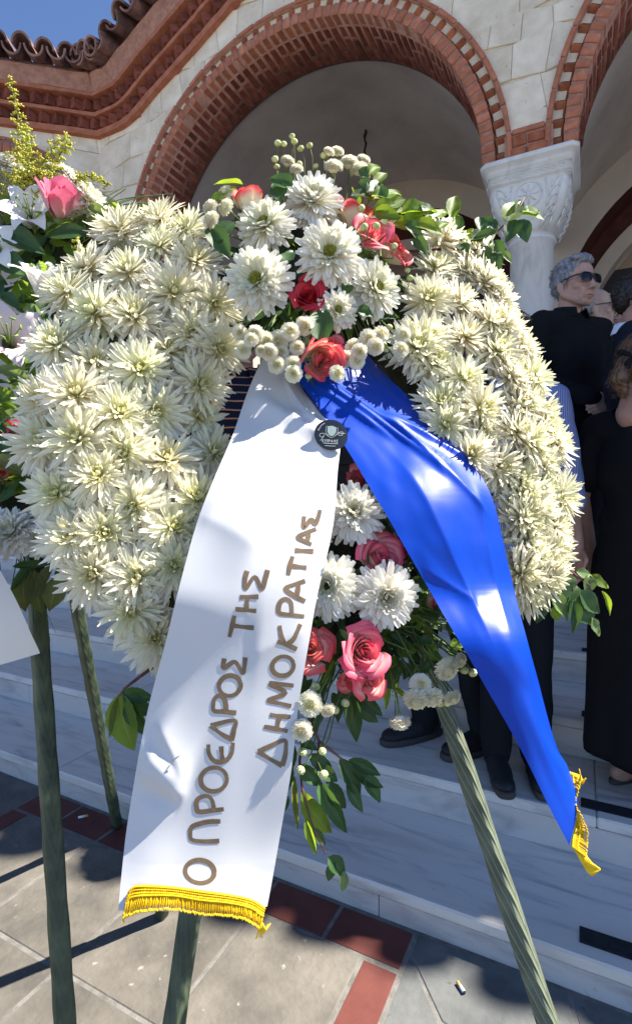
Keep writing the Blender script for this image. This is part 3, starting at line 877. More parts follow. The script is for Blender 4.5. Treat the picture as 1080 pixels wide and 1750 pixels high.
def leaf_mat(name, c1, c2, vein, trans_c, trans=.3, rough=.35, rand=.25):
    m, nt, bs = nmat(name); sp = attr_split(nt)
    tc = node(nt, "ShaderNodeTexCoord"); nz = node(nt, "ShaderNodeTexNoise"); nz.inputs["Scale"].default_value = 3; nz.inputs["Detail"].default_value = 6
    oi = node(nt, "ShaderNodeObjectInfo"); ad = node(nt, "ShaderNodeVectorMath", operation='ADD'); nt.links.new(tc.outputs["Object"], ad.inputs[0])
    cb = node(nt, "ShaderNodeCombineXYZ"); mu = node(nt, "ShaderNodeMath", operation='MULTIPLY'); mu.inputs[1].default_value = 37; nt.links.new(oi.outputs["Random"], mu.inputs[0]); nt.links.new(mu.outputs[0], cb.inputs[0]); nt.links.new(cb.outputs[0], ad.inputs[1])
    nt.links.new(ad.outputs[0], nz.inputs["Vector"])
    r = ramp(nt, [(.3, c1), (.7, c2)], nz.outputs["Fac"])
    # side veins: slanted lines either side of the midrib
    a1 = node(nt, "ShaderNodeMath", operation='MULTIPLY_ADD'); a1.inputs[1].default_value = -.55; nt.links.new(sp.outputs[1], a1.inputs[0]); nt.links.new(sp.outputs[0], a1.inputs[2])
    a2 = node(nt, "ShaderNodeMath", operation='MULTIPLY'); a2.inputs[1].default_value = 60; nt.links.new(a1.outputs[0], a2.inputs[0])
    a3 = node(nt, "ShaderNodeMath", operation='SINE'); nt.links.new(a2.outputs[0], a3.inputs[0])
    r3 = ramp(nt, [(.90, (0, 0, 0)), (1.0, (.35, .35, .35))], a3.outputs[0])
    c = mixc(nt, r3.outputs[0], r.outputs[0], vein)
    r2 = ramp(nt, [(.02, (.85, .85, .85)), (.10, (0, 0, 0))], sp.outputs[1])
    c = mixc(nt, r2.outputs[0], c, vein)
    hs = node(nt, "ShaderNodeHueSaturation"); nt.links.new(c, hs.inputs["Color"])
    v = node(nt, "ShaderNodeMapRange"); v.inputs[3].default_value = 1 - rand; v.inputs[4].default_value = 1 + rand; nt.links.new(oi.outputs["Random"], v.inputs[0]); nt.links.new(v.outputs[0], hs.inputs["Value"])
    nt.links.new(hs.outputs[0], bs.inputs["Base Color"]); bs.inputs["Roughness"].default_value = rough; bs.inputs["Specular IOR Level"].default_value = .32
    bump(nt, bs, r3.outputs[0], .25, .01)
    tcm = mixc(nt, .75, hs.outputs[0], trans_c)
    translucent_out(nt, bs, tcm, trans); return m
M["leaf"] = leaf_mat("leaf_green", (.085, .165, .020), (.14, .23, .032), (.24, .32, .09), (.52, .70, .04), .50, .5)
M["leaf_dark"] = leaf_mat("leaf_dark", (.026, .070, .020), (.050, .105, .032), (.08, .13, .05), (.16, .30, .04), .26, .42)
M["leaf_pale"] = leaf_mat("leaf_pale", (.12, .19, .06), (.18, .26, .10), (.30, .38, .18), (.36, .5, .10), .35, .45)
M["leaf_olive"] = leaf_mat("leaf_olive", (.10, .12, .022), (.15, .17, .04), (.26, .26, .10), (.36, .38, .05), .30, .45)
M["stem"] = noisy("stem", (.07, .12, .03), (.14, .20, .06), 40, .6, bmp=.1, rand=.2, spec=.3)
M["stem_pale"] = noisy("stem_pale", (.16, .22, .08), (.26, .32, .14), 40, .6, bmp=.1, rand=.2, spec=.3)
M["twig"] = noisy("twig", (.10, .035, .025), (.20, .09, .06), 40, .7, bmp=.2, spec=.3)
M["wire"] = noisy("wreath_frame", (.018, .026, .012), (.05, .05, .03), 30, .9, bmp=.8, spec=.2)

def petal(mb, L, W, r0, z0, phi, el, curl, cup=.35, seg=5, layer=0., tipw=.15, twist=0., blunt=.0, rj=0., across=2):
    """one petal growing outwards from the flower axis (z)"""
    c, s = math.cos(phi), math.sin(phi)
    rad = Vector((c, s, 0)); tan = Vector((-s, c, 0)); up = Vector((0, 0, 1))
    p = rad * r0 + up * z0; rows = []; a = el
    for i in range(seg + 1):
        t = i / seg
        a = el + curl * t * t
        d = rad * math.cos(a) + up * math.sin(a)
        nrm = up * math.cos(a) - rad * math.sin(a)
        if i: p = p + d * (L / seg) + tan * (twist * L / seg * t)
        prof = (.45 + .55 * math.sin(math.pi * min(1, t * 1.25) * .5)) * (1 - max(0, (t - .62) / .38) ** 2 * (1 - tipw))
        w = W * prof * .5
        col = (t, layer, rj, 1)
        if across == 2:
            rows.append([(p - tan * w + nrm * w * cup * 2, col), (p, col), (p + tan * w + nrm * w * cup * 2, col)])
        else:
            rows.append([(p - tan * w + nrm * w * cup * 2, col), (p - tan * w * .5 + nrm * w * cup * .5, col), (p, col), (p + tan * w * .5 + nrm * w * cup * .5, col), (p + tan * w + nrm * w * cup * 2, col)])
    mb.grid(rows)

def spider_mum(seed):
    r = random.Random(seed); mb = MB(); u = r.uniform
    lay = [(22, .053, .0082, -.46, .35, .000, .006), (25, .055, .0080, -.20, .26, .004, .006), (24, .053, .0080, .04, .22, .008, .006), (22, .048, .0078, .28, .25, .011, .006),
           (19, .041, .0074, .52, .32, .013, .005), (16, .032, .0068, .78, .45, .015, .004), (13, .022, .0056, 1.02, .8, .016, .003), (8, .013, .005, 1.22, 1.2, .017, .002)]
    openness = u(-.10, .16)
    for li, (n, L, W, el, curl, z0, r0) in enumerate(lay):
        g = li / (len(lay) - 1)
        for k in range(n):
            phi = 2 * math.pi * (k + .5 * (li % 2)) / n + u(-.10, .10)
            if r.random() < .04: continue
            petal(mb, L * u(.80, 1.10), W * u(.84, 1.20), r0, z0, phi, el + openness * (1 - g) + u(-.17, .17), curl + u(-.55, .60), cup=u(.22, .52), seg=5, layer=g, tipw=.16, twist=u(-.38, .38), rj=u(0, 1))
    return mb.mesh("chrysanthemum", M["spider"], True, True)
def deco_mum(seed, disc=True, full=1.0):
    r = random.Random(seed); mb = MB(); u = r.uniform
    lay = [(24, .050, .0125, -.35, .15), (24, .049, .0125, -.08, .1), (24, .047, .0122, .14, .1), (22, .043, .012, .36, .12), (20, .036, .0115, .60, .15), (16, .028, .0105, .85, .2)]
    if not disc: lay += [(12, .021, .009, 1.05, .4), (9, .015, .008, 1.2, .7)]
    for li, (n, L, W, el, curl) in enumerate(lay):
        g = li / (len(lay) - 1)
        for k in range(n):
            phi = 2 * math.pi * (k + .5 * (li % 2)) / n + u(-.10, .10)
            petal(mb, L * u(.85, 1.08), W * u(.85, 1.12), .008, .003 * li, phi, el + u(-.17, .17), curl + u(-.2, .2), cup=u(.16, .34), seg=5, layer=g * .9, tipw=.42, twist=u(-.15, .15), rj=u(0, 1))
    if disc:
        mb.cur = 1
        for k in range(70):
            a = k * 2.39996; q = math.sqrt(k / 70) * .0115
            p = Vector((q * math.cos(a), q * math.sin(a), .017 - q * .25)); d = Vector((math.cos(a) * q * 30, math.sin(a) * q * 30, 1)).normalized()
            mb.tube([p, p + d * u(.004, .007)], [.0010, .0013], 5)
    return mb.mesh("large_chrysanthemum", [M["deco"], M["disc"]], True, True)
def button_mum(seed):
    r = random.Random(seed); mb = MB(); u = r.uniform; n = 210
    for k in range(n):
        z = 1 - (k + .5) / n * 1.25; a = k * 2.39996; q = math.sqrt(max(0, 1 - z * z))
        phi = a; el = math.asin(max(-1, min(1, z)))
        g = max(0, (z - .55) / .45)
        petal(mb, .0064 * u(.8, 1.2) * (1 - .45 * g), .0042, q * .0086, z * .0072, phi, el - .55 * (1 - g) + u(-.12, .12), .35, cup=.18, seg=2, layer=g, tipw=.5)
    c0 = len(mb.v); mb.ell((0, 0, -.001), (.0088, .0088, .0076), seg=12, rings=8)
    mb.c[c0:] = [(.8, .35, 0, 1)] * (len(mb.c) - c0)
    mb.cur = 1
    mb.tube([(0, 0, -.006), (0, 0, -.013)], [.004, .0016], 6)
    return mb.mesh("button_chrysanthemum", [M["button"], M["calyx"]], True, True)
def bud_mesh(seed):
    mb = MB(); mb.ell((0, 0, 0), (.0062, .0062, .0052), seg=12, rings=8)
    for k in range(8):
        a = 2 * math.pi * k / 8; petal(mb, .0075, .004, .0035, -.0035, a, .9, .5, seg=2)
    return mb.mesh("bud", M["bud"], True, True)
def rose(seed, mat, opened=.5, n=24, size=1.0):
    r = random.Random(seed); mb = MB(); u = r.uniform
    for i in range(n):
        f = i / (n - 1); a0 = i * 2.2 + u(-.25, .25)
        rad = (.0032 + .0265 * f ** .92); h = .050 - .010 * f * opened + u(-.005, .004) * (.5 + f) - .004 * (1 - f); hw = (1.55 - .80 * f) * u(.9, 1.08)
        lean = (-.10 + (.10 + .52 * opened) * f ** 1.6); rows = []
        NU, NV = 8, 7; z_b = .004 * f; ph = u(0, 6); u_e = u(-.5, .7)
        for j in range(NV + 1):
            t = j / NV; row = []
            for k in range(NU + 1):
                s = -1 + 2 * k / NU
                belly = math.sin(min(1, t * 1.15) * math.pi / 2) ** .75
                q = rad * (.16 + .84 * belly) + lean * .022 * t ** 2 + max(0, t - .78) * .05 * f * (.35 + opened) * (1 - .3 * abs(s))
                w_ = hw * (.42 + .58 * math.sin(min(1, t * 1.5) * math.pi / 2)) * (1 - .18 * max(0, t - .7) / .3 * 1)
                ang = a0 + s * w_
                q += (.0022 + .0022 * f * u_e) * abs(s) ** 2 * (.4 + f)          # edges stand off so that layers overlap
                z = z_b + h * t * (1 - .20 * s * s * t) - max(0, t - .84) * .10 * f * opened * h / .05
                q += .0011 * math.sin(s * 5 + ph) * t * f
                row.append((Vector((q * math.cos(ang), q * math.sin(ang), z)), (min(1, t * (1.0) + .12 * abs(s) * t), (1 - f) ** 1.3, u(0, 1), 1)))
            rows.append(row)
        mb.grid(rows)
    mb.cur = 1
    mb.ell((0, 0, -.003), (.010, .010, .008), seg=12, rings=6)
    for k in range(5):
        petal(mb, .034, .010, .007, -.004, k * 1.257 + u(-.2, .2), .35 - .5 * opened + u(-.3, .3), -.5, cup=.2, seg=4, tipw=.05)
    return mb.mesh("rose", [mat, M["calyx"]], True, True)
def leaf_mesh(seed, curve=.25, fold=.22, wavy=.04, shape=1.0, serr=.03):
    """unit leaf: base at the origin, length 1 along y, width 1 across x, face towards +z"""
    r = random.Random(seed); mb = MB(); rows = []; n = 12; side = r.uniform(-.10, .10); ph = r.uniform(0, 6)
    for i in range(n + 1):
        t = i / n
        w = (math.sin(math.pi * t ** (.80 * shape)) ** .85) * .5 if 0 < t < 1 else .012
        w = max(w, .015)
        cx = side * math.sin(math.pi * t); row = []
        for s in (-1, -.5, 0, .5, 1):
            ww = w * s * (1 + (serr * (1 if i % 2 else -1) if abs(s) == 1 else 0))
            z = -curve * t * t * .5 + abs(s) * w * 2 * fold * .5 + wavy * math.sin(t * 9 + ph + (2 if s > 0 else 0)) * abs(s)
            row.append((Vector((cx + ww, t, z)), (t, abs(s), 0, 1)))
        rows.append(row)
    mb.grid(rows); return mb
LEAVES = {}
for nm, mat in (("leaf", "leaf"), ("leaf_dark", "leaf_dark"), ("leaf_pale", "leaf_pale"), ("leaf_olive", "leaf_olive")):
    LEAVES[nm] = [leaf_mesh(i, curve=(.12, .3, .5, .2)[i], fold=(.2, .35, .15, .3)[i], wavy=(.015, .03, .05, .02)[i], shape=(1, .85, 1.1, .95)[i]).mesh("leaf", M[mat], True, True) for i in range(4)]
SPID = [spider_mum(i) for i in range(12)]
DECO = [deco_mum(20 + i, disc=i < 3) for i in range(6)]
BUTT = [button_mum(40 + i) for i in range(3)]
BUD = bud_mesh(1)
ROSE = {"bi": [rose(60 + i, M["rose_bi"], o) for i, o in enumerate((.15, .5, .9))], "red": [rose(70, M["rose_red"], .55)], "pink": [rose(75, M["rose_pink"], .10, 17)]}
def twig(mb, pts, r0, r1, seg=6):
    n = len(pts); mb.tube(pts, [r0 + (r1 - r0) * i / max(1, n - 1) for i in range(n)], seg)

# ------------------------------------------------------------------ the large wreath on its plane
PSI, TAU = R(10), R(16)
WC = P(505, 745, .95)
WX = Vector((math.cos(PSI), math.sin(PSI), 0))
WN = Vector((math.sin(PSI) * math.cos(TAU), -math.cos(PSI) * math.cos(TAU), math.sin(TAU)))
WY = WN.cross(WX).normalized()
CAM = Vector((0, 0, HC))
def wp(px, py, lift=0.0):
    d = P(px, py, 1.0) - CAM
    t = ((WC + WN * lift) - CAM).dot(WN) / d.dot(WN)
    return CAM + d * t
wreath = root("funeral_wreath", "big round wreath of creamy white spider chrysanthemums with roses in the middle of the picture", "wreath", (0.0, .95, HC - .45))
def wput(name, me, Mx, parent=None, **k): return put(name, me, parent or wreath, Mx, **k)
MUMS = """207,402 274,384 276,428 325,404 333,454 222,473 146,465 296,506 107,506 163,543 231,547 367,524 330,573 85,598 156,628 237,636 289,606 370,595 337,661 122,681 66,692 200,714 263,707 337,714 67,762 130,755 215,777 285,795 363,781 163,818 89,847 233,866 340,862 293,908 174,910 115,921 237,990 296,973 159,981 226,1040 267,1090
749,417 738,464 792,468 726,518 777,522 825,488 831,553 788,581 722,585 734,627 784,651 843,608 884,600 870,651 905,650 753,697 812,701 880,701 757,732 878,744 925,735 815,748 888,853 881,820 846,798 803,783 897,690 921,711 898,760 945,762 923,795 887,890 919,841 952,848 905,880 940,903 894,925 935,948 903,960 898,1006 882,978 925,985 858,560 846,520 812,448 702,598""".split()
ring_c = (-.0, .0); RM, HWD = .335, .165
def flower_rot(n, spin):
    return frame(n, WY) @ Matrix.Rotation(spin, 3, 'Z')
for k, s in enumerate(MUMS):
    px, py = map(float, s.split(","))
    px, py = (225 + (px - 225) * (.90 if px < 225 else .97) + 2, py) if px < 480 else (820 + (px - 820) * .97, py)
    base = wp(px, py, .03); v = base - WC; x, y = v.dot(WX), v.dot(WY)
    r_ = math.hypot(x, y); f = max(-1.0, min(1.15, (r_ - RM) / HWD))
    radial = (WX * x + WY * y) / max(r_, .01)
    lift = .026 + .050 * (1 - min(1, f * f)) + rnd.uniform(-.010, .014)
    pos = wp(px, py, lift)
    tilt = f * R(46) if f > 0 else f * R(30)
    n = WN * math.cos(tilt) + radial * math.sin(tilt) + Vector((rnd.uniform(-.30, .30), 0, rnd.uniform(-.26, .30)))
    sz = rnd.uniform(.90, 1.10) * (1.0 if px < 500 else .97)
    wput("chrysanthemum", SPID[(k * 5) % 12], xf(pos, flower_rot(n, rnd.uniform(0, 6.28)), sz))
# dark frame of bound greenery behind the flowers
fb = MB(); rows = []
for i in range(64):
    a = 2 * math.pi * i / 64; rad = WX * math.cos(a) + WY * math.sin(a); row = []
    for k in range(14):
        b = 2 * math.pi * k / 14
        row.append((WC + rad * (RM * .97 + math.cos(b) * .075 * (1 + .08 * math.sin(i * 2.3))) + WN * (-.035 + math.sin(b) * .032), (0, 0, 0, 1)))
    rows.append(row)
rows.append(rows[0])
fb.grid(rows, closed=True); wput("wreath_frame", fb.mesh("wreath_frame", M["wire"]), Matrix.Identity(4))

def leaf_at(p0, p1, wpx, mat, Y=None, nrm=None, parent=None, jit=.35, roll=None, dp=0.0, k=[0]):
    """a leaf from photograph pixel p0 to p1 (or between two world points), wpx wide in photograph pixels"""
    if not isinstance(p0, Vector):
        a = wp(p0[0], p0[1], Y); b = wp(p1[0], p1[1], (Y + dp))
        W = wpx / FPX * a.y
    else: a, b, W = p0, p1, wpx
    d = b - a; L = d.length
    n = nrm or (Vector((rnd.uniform(-jit, jit), -1, rnd.uniform(-.1, .9))))
    y = d.normalized(); z = (n - y * n.dot(y)).normalized(); x = y.cross(z)
    rot = Matrix((x, y, z)).transposed(); k[0] += 1
    return wput("leaf", LEAVES[mat][k[0] % 4], Matrix.Translation(a) @ rot.to_4x4() @ Matrix.Diagonal((W, L, L, 1)), parent)

# ---- upper cluster
CL = .115
for (px, py, rpx, dirx, dirz, me, li) in ((536, 350, 53, .02, .32, 3, .10), (455, 390, 52, -.25, .22, 1, .11), (562, 438, 58, .02, -.05, 0, .15), (443, 484, 60, -.22, -.05, 2, .13), (636, 496, 52, .62, .05, 1, .12), (575, 532, 36, .22, -.12, 0, .125)):
    pos = wp(px, py, li); n = Vector((dirx, -1, dirz + .1))
    wput("large_chrysanthemum", DECO[me], xf(pos, flower_rot(n, rnd.uniform(0, 6)), rpx / FPX * pos.y / .056))
def rose_at(px, py, rpx, kind, i, n, li, spin=0.0, sq=1.0):
    pos = wp(px, py, li); n = Vector(n).normalized(); s = rpx / FPX * pos.y / .034
    wput("rose", ROSE[kind][i], xf(pos - n * .030 * s, flower_rot(n, spin), (s, s, s * sq)))
rose_at(423, 346, 29, "bi", 0, (-.1, -.45, 1.0), .105, 1.0, 1.15)
rose_at(610, 366, 32, "bi", 0, (.25, -.5, .9), .10, 2.0)
rose_at(636, 401, 33, "bi", 1, (.28, -1, .55), .13, .3)
rose_at(674, 427, 30, "bi", 1, (.75, -.7, .40), .105, 4.0)
rose_at(528, 506, 28, "red", 0, (-.1, -1, .25), .125, 1)
rose_at(548, 614, 36, "bi", 0, (.3, -.8, -.25), .125, 2.2, 1.1)
rose_at(568, 588, 18, "bi", 1, (.3, -.8, .5), .11, 5)
BTN = [(520, 557, 15), (496, 567, 15), (477, 582, 16), (455, 582, 14), (437, 572, 15), (430, 581, 12), (461, 602, 14), (480, 603, 13), (473, 624, 14), (500, 623, 14), (502, 639, 14), (417, 601, 12), (508, 594, 12), (410, 568, 12),
       (629, 579, 15), (641, 592, 14), (651, 571, 13), (605, 594, 14), (592, 613, 13), (609, 616, 14), (576, 638, 13), (614, 601, 13), (688, 572, 13), (684, 598, 13),
       (492, 277, 12), (507, 290, 11), (570, 286, 15), (597, 279, 15), (620, 275, 12), (613, 290, 15), (562, 260, 9), (576, 260, 11),
       (386, 331, 13), (360, 355, 13), (362, 377, 15), (387, 355, 14), (640, 585, 10), (447, 600, 10)]
stems = MB()
for (px, py, rp) in BTN:
    top = py < 300
    li = .10 if top else .135
    pos = wp(px, py, li + rnd.uniform(-.01, .012))
    n = Vector((rnd.uniform(-.4, .4), -.5 if top else -1, 1.0 if top else rnd.uniform(-.5, .3)))
    if px < 400 and py < 400: n = Vector((-.6 + rnd.uniform(-.2, .2), -.7, .4))
    n.normalize(); s = rp / FPX * pos.y / .0135
    wput("button_chrysanthemum", BUTT[rnd.randrange(3)], xf(pos, flower_rot(n, rnd.uniform(0, 6)), s))
    b = wp(540 + (px - 540) * .45, 470 + (py - 470) * .35, .03)
    if top: b = wp(px + (540 - px) * .25 + rnd.uniform(-8, 8), 370, .06)
    m_ = (pos - n * .03 * s + b) / 2 + Vector((0, 0, .004))
    twig(stems, [pos - n * .011 * s, pos - n * .03 * s, m_, b], .0012, .0017, 5)
BUDS = [(475, 245), (499, 233), (503, 242), (485, 246), (514, 254), (529, 249), (470, 272), (473, 285), (553, 266), (540, 284), (477, 307), (488, 327), (512, 280), (643, 386), (622, 388), (617, 356), (674, 420), (641, 299), (665, 559), (655, 588), (660, 597), (528, 642), (447, 583), (590, 1201), (540, 1173), (763, 1201), (752, 1202), (793, 1145), (808, 1150), (572, 1213), (517, 1285), (514, 1316), (553, 1324), (551, 1284), (545, 1203), (696, 462), (700, 475)]
for (px, py) in BUDS:
    low = py > 800; li = .10 if not low else .12
    if 350 < py < 430: li = .17
    pos = wp(px, py, li); n = Vector((rnd.uniform(-.5, .5), -.4, 1.0 if not low else -.4)).normalized()
    wput("bud", BUD, xf(pos, flower_rot(n, 0), rnd.uniform(.85, 1.15)))
    b = wp(540 + (px - 540) * .75 + rnd.uniform(-6, 6), 375 if py < 350 else 470 + (py - 470) * .6, .05) if not low else wp(640 + (px - 640) * .5, 1040 + (py - 1040) * .3, .06)
    twig(stems, [pos - n * .003, pos - n * .02, (pos + b) / 2 - n * .01, b], .0009, .0013, 5)
TL = [((629, 299), (652, 281), 16, "leaf"), ((635, 336), (689, 317), 22, "leaf"), ((638, 360), (681, 347), 18, "leaf"), ((638, 362), (686, 371), 26, "leaf"), ((685, 366), (750, 354), 22, "leaf"),
      ((688, 371), (733, 373), 24, "leaf"), ((704, 384), (761, 398), 24, "leaf"), ((696, 391), (733, 419), 15, "leaf_pale"), ((704, 408), (730, 434), 18, "leaf_dark"), ((716, 349), (755, 372), 22, "leaf_dark"),
      ((771, 374), (780, 330), 20, "leaf"), ((771, 395), (778, 362), 16, "leaf"), ((778, 398), (786, 362), 18, "leaf_dark"), ((788, 413), (815, 383), 17, "leaf"), ((792, 412), (770, 398), 18, "leaf_dark"), ((790, 415), (800, 432), 16, "leaf_dark"),
      ((822, 397), (820, 366), 18, "leaf_dark"), ((838, 401), (836, 364), 18, "leaf_dark"), ((806, 410), (834, 396), 18, "leaf_dark"), ((862, 379), (882, 342), 28, "leaf"), ((880, 366), (893, 338), 15, "leaf_dark"), ((894, 362), (925, 353), 17, "leaf"), ((891, 366), (932, 372), 26, "leaf"),
      ((886, 374), (901, 413), 26, "leaf_dark"), ((876, 374), (866, 410), 24, "leaf_dark"), ((848, 397), (818, 366), 18, "leaf_dark"), ((845, 398), (806, 409), 17, "leaf_dark"), ((834, 420), (824, 449), 16, "leaf_dark"), ((841, 410), (857, 457), 17, "leaf_dark"), ((840, 430), (853, 480), 24, "leaf_dark"), ((852, 430), (876, 449), 13, "leaf_pale"),
      ((629, 300), (612, 290), 18, "leaf_dark"), ((630, 320), (612, 310), 24, "leaf_dark"), ((625, 330), (655, 300), 20, "leaf_dark"), ((600, 335), (640, 335), 18, "leaf_dark"), ((660, 340), (640, 318), 18, "leaf_dark"),
      ((415, 315), (366, 310), 7, "leaf"), ((405, 322), (352, 340), 14, "leaf"), ((356, 388), (392, 440), 28, "leaf_dark"), ((400, 380), (360, 420), 22, "leaf_dark"), ((500, 318), (460, 300), 26, "leaf_dark"), ((480, 345), (465, 305), 24, "leaf_dark"),
      ((551, 585), (550, 520), 35, "leaf_dark"), ((605, 424), (608, 392), 15, "leaf"), ((610, 530), (640, 540), 16, "leaf_dark"), ((480, 452), (500, 420), 20, "leaf_dark"), ((590, 505), (600, 480), 18, "leaf_dark"), ((700, 372), (742, 352), 16, "leaf"), ((690, 385), (725, 405), 20, "leaf_dark")]
for (a, b, w_, m_) in TL:
    right = a[0] > 760
    leaf_at(a, b, w_ * 1.3, m_, .06 if right else .14, jit=.18)
def sprig(pts, r0, r1):
    b = MB(); twig(b, pts, r0, r1); wput("twig", b.mesh("twig", M["twig"], True), Matrix.Identity(4))
sprig([wp(690, 430, .02), wp(770, 425, .045), wp(812, 428, .05), wp(846, 400, .055), wp(872, 372, .06), wp(886, 356, .062), wp(896, 338, .062)], .0028, .0010)
sprig([wp(650, 380, .05), wp(700, 378, .09), wp(760, 380, .08), wp(790, 412, .06)], .0025, .001)
sprig([wp(600, 400, .05), wp(620, 340, .10), wp(632, 300, .11)], .002, .001)
# greenery filling the clusters
for (a, b, w_) in (((628, 345), (668, 330), 22), ((650, 372), (700, 355), 24), ((660, 380), (720, 386), 24), ((700, 365), (738, 345), 20), ((735, 372), (768, 352), 18), ((640, 318), (662, 292), 18), ((655, 352), (694, 338), 20), ((745, 395), (768, 376), 16)):
    leaf_at(a, b, w_ * 1.15, "leaf", .13, jit=.25)
def fill(n, cx, cy, rx, ry, lo, hi, mats, wmin, wmax, lmin, lmax, down=False):
    for _ in range(n):
        a = rnd.uniform(0, 6.283); q = math.sqrt(rnd.random()); px, py = cx + rx * q * math.cos(a), cy + ry * q * math.sin(a)
        b = wp(px, py, rnd.uniform(lo, hi)); t = a + rnd.uniform(-.9, .9)
        d = (WX * math.cos(t) - WY * math.sin(t)) + WN * rnd.uniform(.0, .7)
        if down: d += Vector((0, 0, -.7))
        d.normalize(); L = rnd.uniform(lmin, lmax)
        leaf_at(b, b + d * L, rnd.uniform(wmin, wmax), rnd.choice(mats), nrm=WN + Vector((rnd.uniform(-.6, .6), rnd.uniform(-.4, .4), rnd.uniform(-.3, .6))))
fill(70, 535, 470, 125, 115, .0, .075, ["leaf_dark", "leaf_dark", "leaf"], .016, .030, .04, .075)
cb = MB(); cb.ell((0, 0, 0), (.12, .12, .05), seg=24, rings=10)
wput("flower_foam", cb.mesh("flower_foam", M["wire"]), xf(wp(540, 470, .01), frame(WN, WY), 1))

# ---- lower cluster
for (px, py, rpx, dirx, dirz, me, li) in ((604, 880, 56, -.02, .42, 3, .115), (562, 1002, 58, -.25, .10, 4, .115), (657, 1018, 58, .16, -.12, 5, .135), (520, 905, 50, -.2, .2, 4, .08)):
    pos = wp(px, py, li); n = Vector((dirx, -1, dirz + .1))
    wput("large_chrysanthemum", DECO[me], xf(pos, flower_rot(n, rnd.uniform(0, 6)), rpx / FPX * pos.y / .056))
rose_at(615, 822, 26, "bi", 0, (.1, -.9, .5), .085, 1)
rose_at(648, 956, 40, "bi", 1, (.30, -.8, .62), .115, .6)
rose_at(692, 925, 33, "pink", 0, (.35, -.7, -.3), .075, .6)
rose_at(742, 1026, 20, "bi", 0, (.6, -.6, -.3), .09, 2)
rose_at(622, 1112, 40, "bi", 1, (.30, -1, .28), .14, 3.4)
rose_at(606, 1160, 27, "bi", 0, (-.25, -.8, -.55), .125, 3.0)
rose_at(633, 1166, 25, "bi", 2, (.45, -1, .05), .135, 1.4)
rose_at(530, 1108, 32, "bi", 2, (.1, -.9, .5), .11, 2.4)
for (px, py, rp, nx, nz) in ((530, 1203, 20, -.1, .15), (516, 1248, 17, -.3, 0), (560, 1213, 12, .5, -.6), (683, 1233, 17, .1, -1.3), (718, 1170, 17, .1, .5), (711, 1194, 20, -.1, -.9), (737, 1191, 18, .2, -.8), (762, 1142, 20, .6, -.6), (785, 1128, 12, .8, -.3), (545, 1210, 9, 0, -1), (772, 1191, 14, .5, -.9)):
    pos = wp(px, py, .135); n = Vector((nx, -1 if nz > -1 else -.25, nz)).normalized(); s = rp / FPX * pos.y / .0135
    wput("button_chrysanthemum", BUTT[rnd.randrange(3)], xf(pos, flower_rot(n, rnd.uniform(0, 6)), s))
    b = wp(640 + (px - 640) * .35, 1045 + (py - 1040) * .25, .06); k_ = pos - n * .011 * s
    twig(stems, [k_, k_ - n * .012, (k_ + b) / 2 + Vector((rnd.uniform(-.006, .006), 0, .006)), b], .0012, .0018, 5)
for k in range(34):      # bare stems raying down and to the right
    a = rnd.uniform(-.35, 1.9); L = rnd.uniform(80, 165); x0, y0 = 655 + rnd.uniform(-35, 55), 1035 + rnd.uniform(-15, 45)
    p0 = wp(x0, y0, rnd.uniform(.03, .09)); p1 = wp(x0 + L * math.cos(a), y0 + L * math.sin(a) * .95, rnd.uniform(.06, .13))
    twig(stems, [p0, p0.lerp(p1, .5) + Vector((rnd.uniform(-.01, .01), rnd.uniform(-.01, .01), rnd.uniform(-.006, .01))), p1], .0017, .0009, 5)
    if k % 2 == 0:
        for q in range(3):
            t = rnd.uniform(.4, 1); b = p0.lerp(p1, t); dd = Vector((rnd.uniform(-1, 1), rnd.uniform(-.8, .2), rnd.uniform(-1, .4))).normalized()
            leaf_at(b, b + dd * rnd.uniform(.018, .04), rnd.uniform(.008, .018), rnd.choice(["leaf_dark", "leaf_dark", "leaf_olive", "leaf"]), nrm=Vector((rnd.uniform(-.6, .6), -1, .5)))
